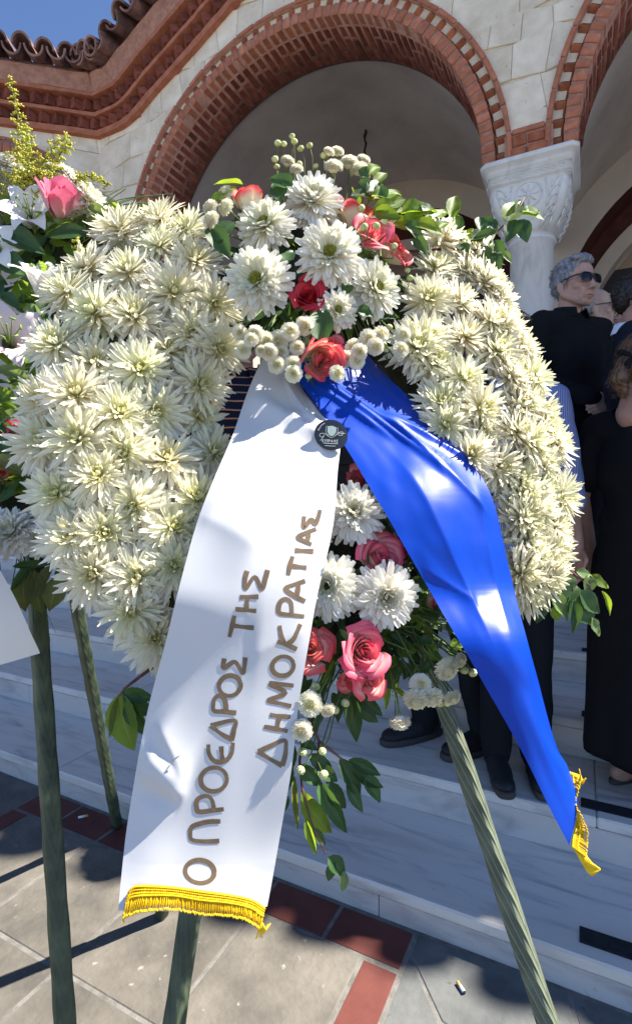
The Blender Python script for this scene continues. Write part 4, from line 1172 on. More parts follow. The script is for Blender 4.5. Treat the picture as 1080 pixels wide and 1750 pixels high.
LL = [((580, 1298), (618, 1366), 24, "leaf_dark"), ((592, 1335), (621, 1389), 18, "leaf_dark"), ((545, 1335), (593, 1431), 24, "leaf_dark"), ((515, 1352), (569, 1434), 29, "leaf"), ((522, 1400), (540, 1464), 12, "leaf"), ((533, 1415), (557, 1444), 15, "leaf_dark"),
      ((510, 1308), (551, 1346), 22, "leaf_dark"), ((560, 1335), (594, 1385), 24, "leaf_dark"), ((596, 1298), (652, 1326), 18, "leaf_dark"), ((600, 1316), (656, 1346), 18, "leaf_dark"), ((620, 1325), (652, 1373), 22, "leaf_dark"), ((494, 1290), (486, 1362), 24, "leaf_dark"),
      ((503, 1325), (508, 1422), 9, "leaf_olive"), ((492, 1360), (482, 1392), 12, "leaf_dark"), ((512, 1268), (545, 1282), 14, "leaf_dark"), ((527, 1290), (570, 1312), 20, "leaf_dark"), ((540, 1310), (578, 1336), 20, "leaf_dark"), ((500, 1270), (488, 1330), 22, "leaf_dark"),
      ((597, 1188), (609, 1271), 25, "leaf_dark"), ((604, 1190), (648, 1240), 20, "leaf_dark"), ((615, 1186), (654, 1226), 18, "leaf_dark"), ((596, 1190), (598, 1250), 14, "leaf_olive"),
      ((560, 1465), (592, 1500), 22, "leaf_dark"), ((572, 1474), (560, 1508), 14, "leaf_dark"), ((588, 1488), (585, 1526), 13, "leaf_pale"),
      ((204, 1186), (228, 1284), 44, "leaf"), ((210, 1184), (264, 1196), 22, "leaf_dark"), ((212, 1190), (262, 1220), 26, "leaf_dark"), ((218, 1195), (252, 1262), 26, "leaf_dark"), ((203, 1190), (187, 1262), 9, "leaf_olive"),
      ((935, 1016), (974, 1060), 26, "leaf_pale"), ((926, 1018), (920, 1064), 27, "leaf_dark"), ((964, 980), (968, 1010), 28, "leaf_pale"), ((984, 977), (1010, 981), 15, "leaf_pale"), ((1004, 983), (1001, 1018), 19, "leaf_pale"), ((1008, 983), (1046, 1003), 16, "leaf"), ((1028, 1010), (1044, 1052), 9, "leaf"), ((980, 1008), (1012, 1068), 46, "leaf_dark"), ((977, 1025), (981, 1082), 18, "leaf_dark"), ((1010, 1055), (1029, 1087), 15, "leaf_pale"), ((940, 1040), (957, 1060), 20, "leaf"), ((990, 1010), (1026, 1048), 30, "leaf_dark"), ((985, 1000), (955, 1030), 20, "leaf_dark")]
for (a, b, w_, m_) in LL:
    li = .10 if a[0] > 480 else .07
    if a[0] > 900: li = .03
    leaf_at(a, b, w_ * 1.22, m_, li, jit=.22)
sprig([wp(262, 1140, .06), wp(235, 1160, .065), wp(214, 1176, .07), wp(204, 1190, .07)], .0026, .0016)
sprig([wp(524, 1190, .07), wp(533, 1240, .09), wp(545, 1266, .095), wp(585, 1298, .10), wp(622, 1312, .10)], .0026, .0012)
sprig([wp(520, 1250, .08), wp(512, 1300, .095), wp(516, 1345, .10), wp(530, 1400, .10), wp(556, 1460, .10)], .0022, .001)
sprig([wp(545, 1266, .095), wp(543, 1310, .10), wp(560, 1340, .10)], .0018, .001)
sprig([wp(950, 950, .03), wp(985, 985, .03), wp(1006, 1000, .03), wp(1020, 1040, .03)], .0022, .001)
sprig([wp(945, 960, .03), wp(962, 982, .03), wp(985, 1020, .03)], .0018, .001)
fill(90, 625, 1010, 115, 135, .0, .085, ["leaf_dark", "leaf_dark", "leaf_dark", "leaf"], .014, .028, .035, .07, down=True)
fill(26, 560, 1130, 60, 60, .02, .08, ["leaf_dark"], .012, .022, .04, .08, down=True)
wput("stem", stems.mesh("stem", M["stem"], True), Matrix.Identity(4))["kind"] = "stuff"
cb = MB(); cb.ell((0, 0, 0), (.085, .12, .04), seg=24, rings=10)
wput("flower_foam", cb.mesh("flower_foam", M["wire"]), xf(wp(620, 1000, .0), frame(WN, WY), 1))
# ------------------------------------------------------------------ ribbons
def satin(name, c, rough, spec=.5, sheen=0, trans=0.0, bs_=.0):
    m, nt, bs = nmat(name)
    tc = node(nt, "ShaderNodeTexCoord"); nz = node(nt, "ShaderNodeTexNoise"); nz.inputs["Scale"].default_value = 260; nz.inputs["Detail"].default_value = 2
    nt.links.new(tc.outputs["Object"], nz.inputs["Vector"])
    n2 = node(nt, "ShaderNodeTexNoise"); n2.inputs["Scale"].default_value = 9; n2.inputs["Detail"].default_value = 4; nt.links.new(tc.outputs["Object"], n2.inputs["Vector"])
    r = ramp(nt, [(.3, tuple(x * .94 for x in c)), (.7, c)], n2.outputs["Fac"])
    nt.links.new(r.outputs[0], bs.inputs["Base Color"]); bs.inputs["Roughness"].default_value = rough; bs.inputs["Specular IOR Level"].default_value = spec
    mr = node(nt, "ShaderNodeMapRange"); mr.inputs[3].default_value = rough * .85; mr.inputs[4].default_value = min(1, rough * 1.2); nt.links.new(n2.outputs["Fac"], mr.inputs[0]); nt.links.new(mr.outputs[0], bs.inputs["Roughness"])
    bump(nt, bs, nz.outputs["Fac"], .06, .001)
    if trans: translucent_out(nt, bs, r.outputs[0], trans)
    return m
M["white_satin"] = satin("white_satin", (.62, .62, .63), .45, .40, trans=.12)
M["blue_satin"] = satin("blue_satin", (.002, .044, .38), .36, .20)
M["ink"] = noisy("gold_ink", (.110, .068, .032), (.165, .106, .052), 40, .45, bmp=.1, spec=.6)
M["fringe"] = noisy("fringe", (.74, .44, .004), (.86, .56, .01), 90, .6, bmp=.2, spec=.3)
M["sticker"] = plain("sticker", (.015, .018, .022), .18, .6)
M["sticker_print"] = plain("sticker_print", (.42, .44, .40), .4)
M["sticker_shield"] = plain("sticker_shield", (.30, .38, .35), .4)

def ribbon_grid(rows, ns, nt_, disp):
    """rows: (left px,py,Y, right px,py,Y); returns grid of world points [t][s]"""
    L = catmull([P(*r[:3]) for r in rows], 8); Rr = catmull([P(*r[3:]) for r in rows], 8)
    def samp(c, t):
        f = t * (len(c) - 1); i = min(int(f), len(c) - 2); return c[i].lerp(c[i + 1], f - i)
    G = []
    for j in range(nt_ + 1):
        t = j / nt_; a, b = samp(L, t), samp(Rr, t); row = []
        for i in range(ns + 1):
            s = i / ns; p = a.lerp(b, s); row.append(p)
        G.append(row)
    out = []
    for j in range(nt_ + 1):
        row = []
        for i in range(ns + 1):
            s, t = i / ns, j / nt_
            du = G[j][min(i + 1, ns)] - G[j][max(i - 1, 0)]; dv = G[min(j + 1, nt_)][i] - G[max(j - 1, 0)][i]
            n = du.cross(dv).normalized()
            if n.y > 0: n = -n
            row.append(G[j][i] + n * disp(s, t))
        out.append(row)
    return out
def grid_mesh(name, G, mat):
    b = MB(); b.grid([[(p, (0, 0, 0, 1)) for p in r] for r in G]); return b.mesh(name, mat, True)
def fold(s, t, s0, t0, s1, t1, w, h):
    """ridge along the segment (s0,t0)-(s1,t1) in ribbon space"""
    dx, dy = s1 - s0, (t1 - t0) * 2.6; px, py = s - s0, (t - t0) * 2.6
    l2 = dx * dx + dy * dy; k = max(-.15, min(1.15, (px * dx + py * dy) / l2)); d = math.hypot(px - k * dx, py - k * dy)
    e = 1 if 0 <= k <= 1 else max(0, 1 - abs(k - max(0, min(1, k))) / .15)
    return h * e * math.exp(-(d / w) ** 2) * (.4 + .6 * math.sin(math.pi * max(0.02, min(.98, k))) )
def crease(s, t, s0, t0, s1, t1, w, h):
    """sharp-backed fold: a crisp ridge that falls away softly"""
    dx, dy = s1 - s0, (t1 - t0) * 2.6; px, py = s - s0, (t - t0) * 2.6; l2 = dx * dx + dy * dy
    k = (px * dx + py * dy) / l2; side = (px * dy - py * dx) / math.sqrt(l2); e = max(0, min(1, (k + .12) / .3)) * max(0, min(1, (1.12 - k) / .35)); e = e * e * (3 - 2 * e)
    ww = w if side > 0 else w * .38
    return h * e * math.exp(-math.sqrt(side * side + 2.5e-5) / ww)
def wdisp(s, t):
    z2 = crease(s, t, .55, .20, .86, .285, .14, .012) + crease(s, t, .98, .12, .80, .30, .10, .008) + crease(s, t, .0, .40, .5, .45, .2, .006) + crease(s, t, .02, .76, .34, .79, .08, .010) + crease(s, t, .10, .70, .34, .77, .10, .008) + crease(s, t, .6, .60, 1.0, .56, .2, .004)
    z = z2 + .010 * math.sin(math.pi * s) * (1 - .5 * t) + .004 * math.sin(t * 15 + s * 3) * (.3 + s)
    z += fold(s, t, .05, .13, .75, .235, .10, .016) + fold(s, t, .70, .10, .82, .26, .05, .010) - fold(s, t, .55, .20, .9, .26, .05, .008)
    z += fold(s, t, -.05, .36, .45, .42, .09, .004) - fold(s, t, .0, .47, .5, .50, .09, .003)
    z += fold(s, t, .02, .735, .30, .775, .035, .007) - fold(s, t, .05, .785, .28, .80, .03, .005)
    z += .0025 * noise.noise(Vector((s * 3, t * 9, 3.1)))
    z += .006 * max(0, t - .9) / .1 * math.sin(math.pi * (s * 1.2))
    return z
def YL(px, py, li): return (px, py, wp(px, py, li).y)
WROWS = [YL(452, 606, .035) + YL(496, 606, .035), YL(430, 655, .05) + YL(515, 655, .05), YL(412, 705, .07) + YL(548, 705, .075), YL(395, 750, .105) + YL(579, 745, .112), YL(365, 820, .142) + YL(575, 815, .135), YL(335, 900, .155) + YL(568, 905, .145),
         YL(305, 1010, .158) + YL(545, 1010, .150), (283, 1100, .692, 528, 1100, .71), (256, 1200, .686, 510, 1205, .70), (236, 1300, .679, 499, 1305, .69), (218, 1410, .666, 481, 1415, .680), (209, 1490, .650, 468, 1492, .666), (203, 1556, .632, 457, 1552, .650)]
WG = ribbon_grid(WROWS, 56, 220, wdisp)
wr = put("white_ribbon", grid_mesh("white_ribbon", WG, M["white_satin"]), label="long white satin ribbon with brown handwritten Greek capitals hanging from the big wreath", cat="ribbon")
def bdisp(s, t):
    z = .010 * math.sin(math.pi * s) + .003 * math.sin(t * 17 + s * 4)
    z += crease(s, t, .05, .07, .40, .25, .06, .007) + crease(s, t, .17, .08, .58, .31, .06, .008) + crease(s, t, .30, .12, .70, .33, .05, .006)
    z += crease(s, t, .52, .205, 1.0, .30, .07, .008) + crease(s, t, .50, .21, .62, .33, .05, .006) + crease(s, t, .60, .31, .88, .41, .07, .006)
    z += crease(s, t, .32, .30, .40, .62, .24, .006) + crease(s, t, .86, .37, .70, .62, .20, .004) + crease(s, t, .05, .50, .40, .57, .08, .004)
    z += .0016 * noise.noise(Vector((s * 4, t * 11, 8.7))) + .0017 * noise.noise(Vector((s * 9, t * 26, 2.7))) * max(0, 1 - t * 1.4)
    return z
BROWS = [YL(488, 622, .05) + YL(622, 596, .025), YL(515, 662, .065) + YL(652, 632, .035), YL(553, 710, .088) + YL(712, 694, .055), YL(598, 772, .118) + YL(790, 776, .092), YL(642, 850, .148) + YL(836, 838, .128), YL(688, 932, .158) + YL(858, 920, .135), YL(738, 1016, .158) + YL(876, 1010, .135), (790, 1102, .705, 900, 1100, .725),
         (838, 1188, .695, 926, 1186, .715), (884, 1276, .687, 950, 1268, .71), (930, 1366, .68, 962, 1300, .72), (976, 1444, .675, 969, 1318, .735)]
BG = ribbon_grid(BROWS, 64, 240, bdisp)
br = put("blue_ribbon", grid_mesh("blue_ribbon", BG, M["blue_satin"]), label="long glossy royal blue satin ribbon with yellow fringe hanging across the big wreath", cat="ribbon")

def bvh_of(G):
    vs = [p for r in G for p in r]; n = len(G[0]); fs = []
    for j in range(len(G) - 1):
        for i in range(n - 1): fs.append((j * n + i, j * n + i + 1, (j + 1) * n + i + 1, (j + 1) * n + i))
    return BVHTree.FromPolygons(vs, fs)
WB = bvh_of(WG)
def on_ribbon(B, px, py, off=.0006):
    d = (P(px, py, 1.0) - CAM).normalized(); h = B.ray_cast(CAM, d)
    if h[0] is None: h = (CAM + d * .7, -d)
    n = h[1] if h[1].dot(d) < 0 else -h[1]
    return h[0] + n * off, n
# handwriting, stroke by stroke in photograph pixels
def cvt(lst, ox, oy, sc=2.571): return [(ox + x / sc, oy + y / sc) for x, y in lst]
def oval(cx, cy, rx, ry, rot=0, n=20):
    return [(cx + rx * math.cos(t) * math.cos(rot) - ry * math.sin(t) * math.sin(rot), cy + rx * math.cos(t) * math.sin(rot) + ry * math.sin(t) * math.cos(rot)) for t in [2 * math.pi * i / n for i in range(n + 1)]]
Bo = (200, 1080); Ao = (200, 600)
STROKES = [cvt(oval(365, 1052, 64, 50, .12), *Bo),
  cvt([(455, 832), (400, 834), (345, 848), (326, 862), (323, 884), (330, 912), (380, 920), (450, 918)], *Bo),
  cvt([(470, 778), (420, 784), (362, 790), (350, 770), (352, 740), (372, 724), (398, 722), (416, 736), (424, 760), (426, 782)], *Bo),
  cvt(oval(426, 648, 58, 52, -.2), *Bo),
  cvt([(402, 494), (404, 530), (420, 560), (450, 572), (484, 560), (504, 532), (510, 486)], *Bo), cvt([(458, 502), (464, 566)], *Bo),
  cvt([(412, 412), (516, 388), (514, 432), (504, 478)], *Bo), cvt([(412, 412), (456, 446), (506, 474)], *Bo),
  cvt([(524, 356), (470, 350), (428, 346), (424, 318), (430, 292), (450, 280), (470, 292), (478, 318), (480, 352)], *Bo),
  cvt(oval(496, 236, 48, 44, -.3), *Bo),
  cvt([(472, 116), (470, 158), (518, 132), (552, 182), (560, 150), (564, 112)], *Bo),
  cvt([(516, 1162), (506, 1208), (494, 1256)], *Ao), cvt([(508, 1206), (556, 1212), (602, 1216)], *Ao),
  cvt([(540, 1082), (580, 1080), (622, 1080)], *Ao), cvt([(520, 1134), (566, 1138), (612, 1142)], *Ao), cvt([(574, 1080), (568, 1138)], *Ao),
  cvt([(572, 966), (562, 1006), (566, 1044), (606, 992), (636, 1046), (652, 1000), (662, 962)], *Ao),
  # second line
  cvt([(620, 526), (676, 500), (736, 476), (742, 510), (738, 546), (726, 588)], *Bo), cvt([(620, 526), (676, 560), (726, 588)], *Bo),
  cvt([(672, 364), (716, 370), (762, 374)], *Bo), cvt([(646, 416), (700, 426), (750, 436)], *Bo), cvt([(714, 370), (702, 426)], *Bo),
  cvt([(776, 236), (720, 230), (672, 228), (740, 268), (664, 300), (716, 314), (766, 326)], *Bo),
  cvt(oval(729, 150, 48, 42, -.3), *Bo),
  cvt([(704, 42), (748, 58), (790, 76)], *Bo), cvt([(742, 56), (724, 26), (714, -28)], *Bo), cvt([(744, 54), (776, 30), (806, -34)], *Bo),
  cvt([(822, 1166), (770, 1160), (716, 1152), (710, 1126), (720, 1100), (742, 1090), (764, 1106), (768, 1154)], *Ao),
  cvt([(826, 1100), (780, 1076), (740, 1044), (784, 1024), (826, 1010)], *Ao), cvt([(790, 1080), (798, 1022)], *Ao),
  cvt([(772, 902), (760, 940), (752, 984)], *Ao), cvt([(762, 944), (796, 948), (832, 952)], *Ao),
  cvt([(782, 876), (822, 878), (862, 880)], *Ao),
  cvt([(854, 850), (822, 836), (796, 818), (838, 796), (874, 782)], *Ao), cvt([(836, 842), (842, 796)], *Ao),
  cvt([(822, 726), (820, 776), (852, 742), (870, 760), (884, 730), (892, 698)], *Ao)]
def letter(name, pts, w, B, parent, mat, off=.0005):
    v = [Vector(p) for p in pts]; dense = []
    c3 = catmull([Vector((p.x, p.y, 0)) for p in v], 6) if len(v) > 2 else [Vector((v[0].x, v[0].y, 0)).lerp(Vector((v[1].x, v[1].y, 0)), i / 6) for i in range(7)]
    b = MB(); rows = []
    for i, p in enumerate(c3):
        d = (c3[min(i + 1, len(c3) - 1)] - c3[max(i - 1, 0)])
        if d.length < 1e-6: continue
        d.normalize(); n = Vector((-d.y, d.x, 0)); e = i / (len(c3) - 1)
        ww = w * (.92 + .12 * math.sin(e * 7 + v[0].x)) * .5
        rows.append([(on_ribbon(B, *(p + n * ww).xy, off)[0], (0, 0, 0, 1)), (on_ribbon(B, *(p - n * ww).xy, off)[0], (0, 0, 0, 1))])
    b.grid(rows); put(name, b.mesh(name, M[mat], True), parent)
for s_ in STROKES: letter("letter_stroke", s_, 8.3, WB, wr, "ink")

# yellow fringes: woven heading, loose loops and a looped lower edge
def fringe(top, bot, n, parent, tails):
    T = catmull(top, 10); Bt = catmull(bot, 10)
    def samp(c, t):
        f = t * (len(c) - 1); i = min(int(f), len(c) - 2); return c[i].lerp(c[i + 1], f - i)
    b = MB(); rows = []
    for i in range(n * 2 + 1):
        t = i / (n * 2); a, q = samp(T, t), samp(Bt, t)
        rows.append([(a.lerp(q, k) + Vector((0, (-.0012 if i % 2 else .0006) * (1 if k < .9 else .3), 0)), (0, 0, 0, 1)) for k in (0, .12, .24, .36, .6, .76, .90)])
    b.grid(rows)
    head = put("fringe", b.mesh("fringe", M["fringe"], True), parent)
    th = MB()
    for i in range(n + 1):
        t = i / n; a, q = samp(T, t), samp(Bt, t); j = Vector((rnd.uniform(-.0006, .0006), -.0016, rnd.uniform(-.001, .001)))
        th.tube([a + j, a.lerp(q, .5) + j * 1.3, q + j], .0006, 4)
        if i < n:
            q2 = samp(Bt, (i + 1) / n); m_ = (q + q2) / 2 + (q - a).normalized() * .0022
            th.tube([q + j, m_ + j, q2 + j], .0009, 4)
    for f, r_ in ((.02, .0014), (.14, .001), (.27, .001), (.38, .0015)):
        th.tube([samp(T, i / (n * 2)).lerp(samp(Bt, i / (n * 2)), f) + Vector((0, -.0022 - .0009 * (i % 2), .0006 * (1 if i % 2 else -1))) for i in range(n * 2 + 1)], r_, 5)
    for pts in tails: th.tube(pts, [.0013] * (len(pts) - 1) + [.0007], 5)
    o = put("fringe_thread", th.mesh("fringe_thread", M["fringe"], True), head); o["kind"] = "stuff"
wf = lambda x, y, o=.003: on_ribbon(WB, x, y, o)[0]
fy = .672
fringe([wf(222, 1524), wf(233, 1512), wf(260, 1511), wf(300, 1514), wf(345, 1520), wf(395, 1527), wf(430, 1535), wf(452, 1548)],
       [P(212, 1566, .624), P(222, 1560, .625), P(250, 1553, .626), P(300, 1550, .630), P(345, 1559, .634), P(392, 1561, .638), P(425, 1570, .640), P(446, 1584, .642)], 96, wr,
       [[P(214, 1560, .624), P(211, 1572, .624), P(213, 1577, .624)]] + [[P(448, 1578, .641), P(446 + dx * .5, 1590, .640), P(444 + dx, 1602 + dy, .642)] for dx, dy in ((0, 0), (-6, 2), (8, -6), (14, -22), (18, -24), (4, 1), (10, -14))])
fringe([P(969, 1318, .733), P(974, 1340, .722), P(978, 1368, .71), P(983, 1392, .70), P(982, 1412, .692), P(977, 1432, .682), P(976, 1445, .676)],
       [P(988, 1330, .72), P(986, 1345, .712), P(981, 1370, .704), P(990, 1392, .69), P(1000, 1420, .684), P(999, 1446, .678), P(998, 1462, .672)], 40, br,
       [[P(970 + i * 3, 1318 + i, .73), P(974 + i * 3, 1332 + i, .722), P(977 + i * 3.3, 1344 - i * 2, .715)] for i in range(8)] + [[P(992, 1338, .717), P(991, 1326, .716), P(989, 1314, .717)]] +
       [[P(978 + i * 2.2, 1445 + i * 1.5, .675), P(990 + i * 2.6, 1466 + i * 1.2, .672), P(1004 + i * 2.5, 1490 - i * .6, .67), P(1012 + i * 1.6, 1497 - i * 1.2, .668)] for i in range(9)])
# round sticker holding the two ribbons together
sp_, sn = on_ribbon(WB, 560, 745, .004)
sn = Vector((.12, -1, .22)).normalized(); SX = Vector((1, .1, -.14)); SX = (SX - sn * SX.dot(sn)).normalized(); SY = sn.cross(SX)
sc_ = P(566, 743, wp(566, 743, .142).y)
stk = root("sticker", "round black florist sticker with grey shield where the white and blue ribbons cross", "sticker", sc_)
sb = MB(); rows = []
rs = .0262
def bend(x, y): return sc_ + SX * x + SY * y + sn * (.0005 - 9 * max(0, x - .006) ** 2 - 5 * max(0, y - .010) ** 2)
for q in range(7):
    rows.append([(bend(rs * q / 6 * math.cos(2 * math.pi * k / 40), rs * .94 * q / 6 * math.sin(2 * math.pi * k / 40)), (0, 0, 0, 1)) for k in range(40)])
sb.grid(rows, closed=True)
rows = [[(p + sn * -.0008 * z, c) for p, c in rows[-1]] for z in (0, 1)]; sb.grid(rows, closed=True)
put("disc", sb.mesh("disc", M["sticker"], True), stk)
def bend2(x, y): return bend(x, y) + sn * .0004
sh = MB(); pts = [(-.0068, .0125), (0, .0145), (.0068, .0125), (.0068, .0045), (.0040, -.0005), (0, -.0028), (-.0040, -.0005), (-.0068, .0045)]
sh.face(*[sh.vert(bend2(x, y)) for x, y in pts]); put("shield", sh.mesh("shield", M["sticker_shield"], False), stk)
def pen(pts, w, name="flourish"):
    b = MB(); c = catmull([Vector((x, y, 0)) for x, y in pts], 5); rows = []
    for i, p in enumerate(c):
        d = (c[min(i + 1, len(c) - 1)] - c[max(i - 1, 0)]).normalized(); n = Vector((-d.y, d.x, 0)) * w / 2
        rows.append([(bend(*(p + n).xy) + sn * .0006, (0, 0, 0, 1)), (bend(*(p - n).xy) + sn * .0006, (0, 0, 0, 1))])
    b.grid(rows); put(name, b.mesh(name, M["sticker_print"], False), stk)
pen([(-.0085, .013), (-.0092, .004), (-.005, -.002), (0, -.005), (.005, -.002), (.0092, .004), (.0085, .013)], .0006)
pen([(-.004, -.0038), (-.010, .000), (-.0165, -.001), (-.0175, -.005), (-.013, -.006), (-.010, -.001), (-.013, -.008), (-.0155, -.012)], .0007)
pen([(.005, -.002), (.011, .005), (.017, .007), (.0165, .002), (.011, .001), (.010, .004), (.016, .0045), (.021, .006)], .0007)
pen([(-.002, .009), (.001, .0075), (.0025, .004)], .0005); pen([(-.002, .003), (.0, .006), (.0015, .0095)], .0005)
GLY = {"Κ": [[(0, 0), (0, 1)], [(.7, 1), (0, .45), (.7, 0)]], "Υ": [[(0, 1), (.35, .5), (.7, 1)], [(.35, .5), (.35, 0)]], "Π": [[(0, 0), (0, 1), (.01, 1), (.7, 1), (.71, 1), (.71, 0)]], "Ρ": [[(0, 0), (0, 1), (.5, .98), (.65, .75), (.5, .5), (0, .48)]],
       "Α": [[(0, 0), (.35, 1), (.7, 0)], [(.15, .35), (.55, .35)]], "Ι": [[(.2, 0), (.2, 1)]], "Ο": [[(.35, 0), (0, .5), (.35, 1), (.7, .5), (.35, 0)]], "Σ": [[(.7, 1), (0, 1), (.4, .5), (0, 0), (.7, 0)]]}
x = -.0125
for ch in "ΚΥΠΡΑΙΟΣ":
    for s_ in GLY[ch]:
        q = [(x + a * .0030, -.0125 + b_ * .0040 + (x + .002) * .12) for a, b_ in s_]
        b = MB()
        for (a1, b1), (a2, b2) in zip(q[:-1], q[1:]):
            d = Vector((a2 - a1, b2 - b1)); 
            if d.length < 1e-5: continue
            n = Vector((-d.y, d.x)).normalized() * .00035
            b.face(*[b.vert(bend(u_, v_) + sn * .0007) for u_, v_ in ((a1 + n.x, b1 + n.y), (a1 - n.x, b1 - n.y), (a2 - n.x, b2 - n.y), (a2 + n.x, b2 + n.y))])
        put("letter_stroke", b.mesh("letter_stroke", M["sticker_print"], False), stk)
    x += .0018 if ch == "Ι" else .0033
pen([(-.011, -.0152), (-.004, -.0148), (.004, -.0140), (.0115, -.0130)], .0010, "small_print")
pen([(-.008, -.0190), (-.002, -.0186), (.004, -.0180), (.0085, -.0172)], .0008, "small_print")
pen([(-.0195, .006), (-.017, .012), (-.012, .017)], .0008, "small_print")
b = MB(); b.tube([bend2(-.0205 + .0012 * math.cos(t), .0045 + .0012 * math.sin(t)) for t in [i * .9 for i in range(8)]], .0003, 4); put("small_print", b.mesh("small_print", M["sticker_print"]), stk)
# pins and staples in the white ribbon
b = MB(); p, n = on_ribbon(WB, 303, 1296, .001); b.tube([p + Vector((-.006, -.001, -.004)), p + Vector((-.002, -.004, .001)), p + Vector((.004, -.003, .005))], .0009, 5)
M["steel"] = plain("steel", (.5, .5, .52), .3, .5, 1.0)
put("pin", b.mesh("pin", M["steel"]), wr)

# ------------------------------------------------------------------ easels
def leg_mat(name, c1, c2, groove):
    gv = min(1, groove * 1.2)
    m, nt, bs = nmat(name); tc = node(nt, "ShaderNodeTexCoord")
    at = node(nt, "ShaderNodeAttribute", attribute_name="pc"); sp = node(nt, "ShaderNodeSeparateColor"); nt.links.new(at.outputs["Color"], sp.inputs[0])
    nz = node(nt, "ShaderNodeTexNoise"); nz.inputs["Scale"].default_value = 22; nz.inputs["Detail"].default_value = 6; nt.links.new(tc.outputs["Object"], nz.inputs["Vector"])
    r = ramp(nt, [(.35, c1), (.65, c2)], nz.outputs["Fac"])
    # slanting pleats of the wrapped paper: R = turn, G = length along the leg
    a1 = node(nt, "ShaderNodeMath", operation='MULTIPLY_ADD'); a1.inputs[1].default_value = 150; nt.links.new(sp.outputs[1], a1.inputs[0])
    a0 = node(nt, "ShaderNodeMath", operation='MULTIPLY'); a0.inputs[1].default_value = 30; nt.links.new(sp.outputs[0], a0.inputs[0]); nt.links.new(a0.outputs[0], a1.inputs[2])
    n2 = node(nt, "ShaderNodeTexNoise"); n2.inputs["Scale"].default_value = 9; nt.links.new(tc.outputs["Object"], n2.inputs["Vector"])
    a4 = node(nt, "ShaderNodeMath", operation='MULTIPLY_ADD'); a4.inputs[1].default_value = 7; nt.links.new(n2.outputs["Fac"], a4.inputs[0]); nt.links.new(a1.outputs[0], a4.inputs[2])
    a2 = node(nt, "ShaderNodeMath", operation='SINE'); nt.links.new(a4.outputs[0], a2.inputs[0])
    r2 = ramp(nt, [(.55, (0, 0, 0)), (.95, (gv, gv, gv))], a2.outputs[0])
    c = mixc(nt, r2.outputs[0], r.outputs[0], tuple(min(1, x * 1.5 + .02) for x in c2))
    nt.links.new(c, bs.inputs["Base Color"]); bs.inputs["Roughness"].default_value = .55
    bump(nt, bs, a2.outputs[0], groove, .004); return m
M["green_leg"] = leg_mat("green_paper", (.020, .036, .020), (.075, .10, .052), .10)
M["green_leg2"] = leg_mat("green_paper_light", (.075, .09, .058), (.135, .155, .10), .55)
def leg(par, p0, p1, r0, r1, rot, mat, tw=2.2, n=26):
    d = (p1 - p0).normalized(); x = d.cross(Vector((0, 1, 0))).normalized(); y = x.cross(d).normalized(); b = MB(); rows = []; Lg = (p1 - p0).length
    for i in range(n + 1):
        t = i / n; q = p0.lerp(p1, t); r_ = r0 + (r1 - r0) * t + .0008 * math.sin(i * 2.1); row = []
        for k in range(24):
            a = 2 * math.pi * k / 24
            sq = (abs(math.cos(a)) ** 7 + abs(math.sin(a)) ** 7) ** (-1 / 7)
            j = 1 + .02 * noise.noise(Vector((k * .8, i * .6, r0 * 99)))
            v = Vector((math.cos(a + rot), math.sin(a + rot))) * r_ * sq * j
            row.append((q + x * v.x + y * v.y, (min(k, 24 - k) / 12, t * Lg, 0, 1)))
        rows.append(row)
    ids = b.grid(rows, closed=True); b.face(*ids[0][::-1]); b.face(*ids[-1])
    put("leg", b.fixn(b.mesh("leg", M[mat], True, True)), par)
def ext(p, q, z):
    """continue the line p-q to height z"""
    t = (z - p.z) / (q.z - p.z); return p + (q - p) * t
ez = root("easel", "wooden tripod stand wrapped in dark green paper carrying the big wreath", "easel", (0.02, .95, 0))
a, b_ = P(790, 1300, .865), P(936, 1750, .775); top = ext(a, b_, HC + .30); leg(ez, ext(a, b_, .0), top, .0150, .0112, .5, "green_leg2")
a, b_ = P(324, 1570, .81), P(298, 1750, .775); leg(ez, ext(a, b_, 0), ext(a, b_, HC + .28), .0140, .0115, .6, "green_leg")
foot = P(276, 1566, HC * FPX / (1566 - HORIZON)); leg(ez, Vector((foot.x, foot.y, 0)), P(520, 420, 1.09), .015, .0115, .4, "green_leg")
b = MB(); cbm = [wp(250, 1010, -.06), wp(800, 1000, -.06)]; b.tube(cbm, .012, 8); put("crossbar", b.mesh("crossbar", M["green_leg"], True, True), ez)
# ------------------------------------------------------------------ the neighbouring wreath at the left edge
LWR = root("funeral_wreath", "wreath of white lilies and pink rose with goldenrod, cut off at the left edge", "wreath", (-.85, 1.12, HC - .3))
LC = P(-60, 560, 1.12)
LN = Vector((.12, -.95, .28)).normalized(); LX = Vector((1, .10, 0)).normalized(); LX = (LX - LN * LX.dot(LN)).normalized(); LY = LN.cross(LX)
def lp(px, py, lift=0.0):
    d = P(px, py, 1.0) - CAM; t = ((LC + LN * lift) - CAM).dot(LN) / d.dot(LN); return CAM + d * t
def lput(name, me, Mx, **k): return put(name, me, LWR, Mx, **k)
def lleaf(p0, p1, w, mat, li, nrm=None):
    a, b = lp(*p0, li), lp(*p1, li + .01); d = b - a; y = d.normalized(); n = nrm or Vector((rnd.uniform(-.3, .3), -1, rnd.uniform(0, .8))); z = (n - y * n.dot(y)).normalized(); x = y.cross(z)
    lput("leaf", LEAVES[mat][rnd.randrange(4)], Matrix.Translation(a) @ Matrix((x, y, z)).transposed().to_4x4() @ Matrix.Diagonal((w / FPX * a.y, d.length, d.length, 1)))
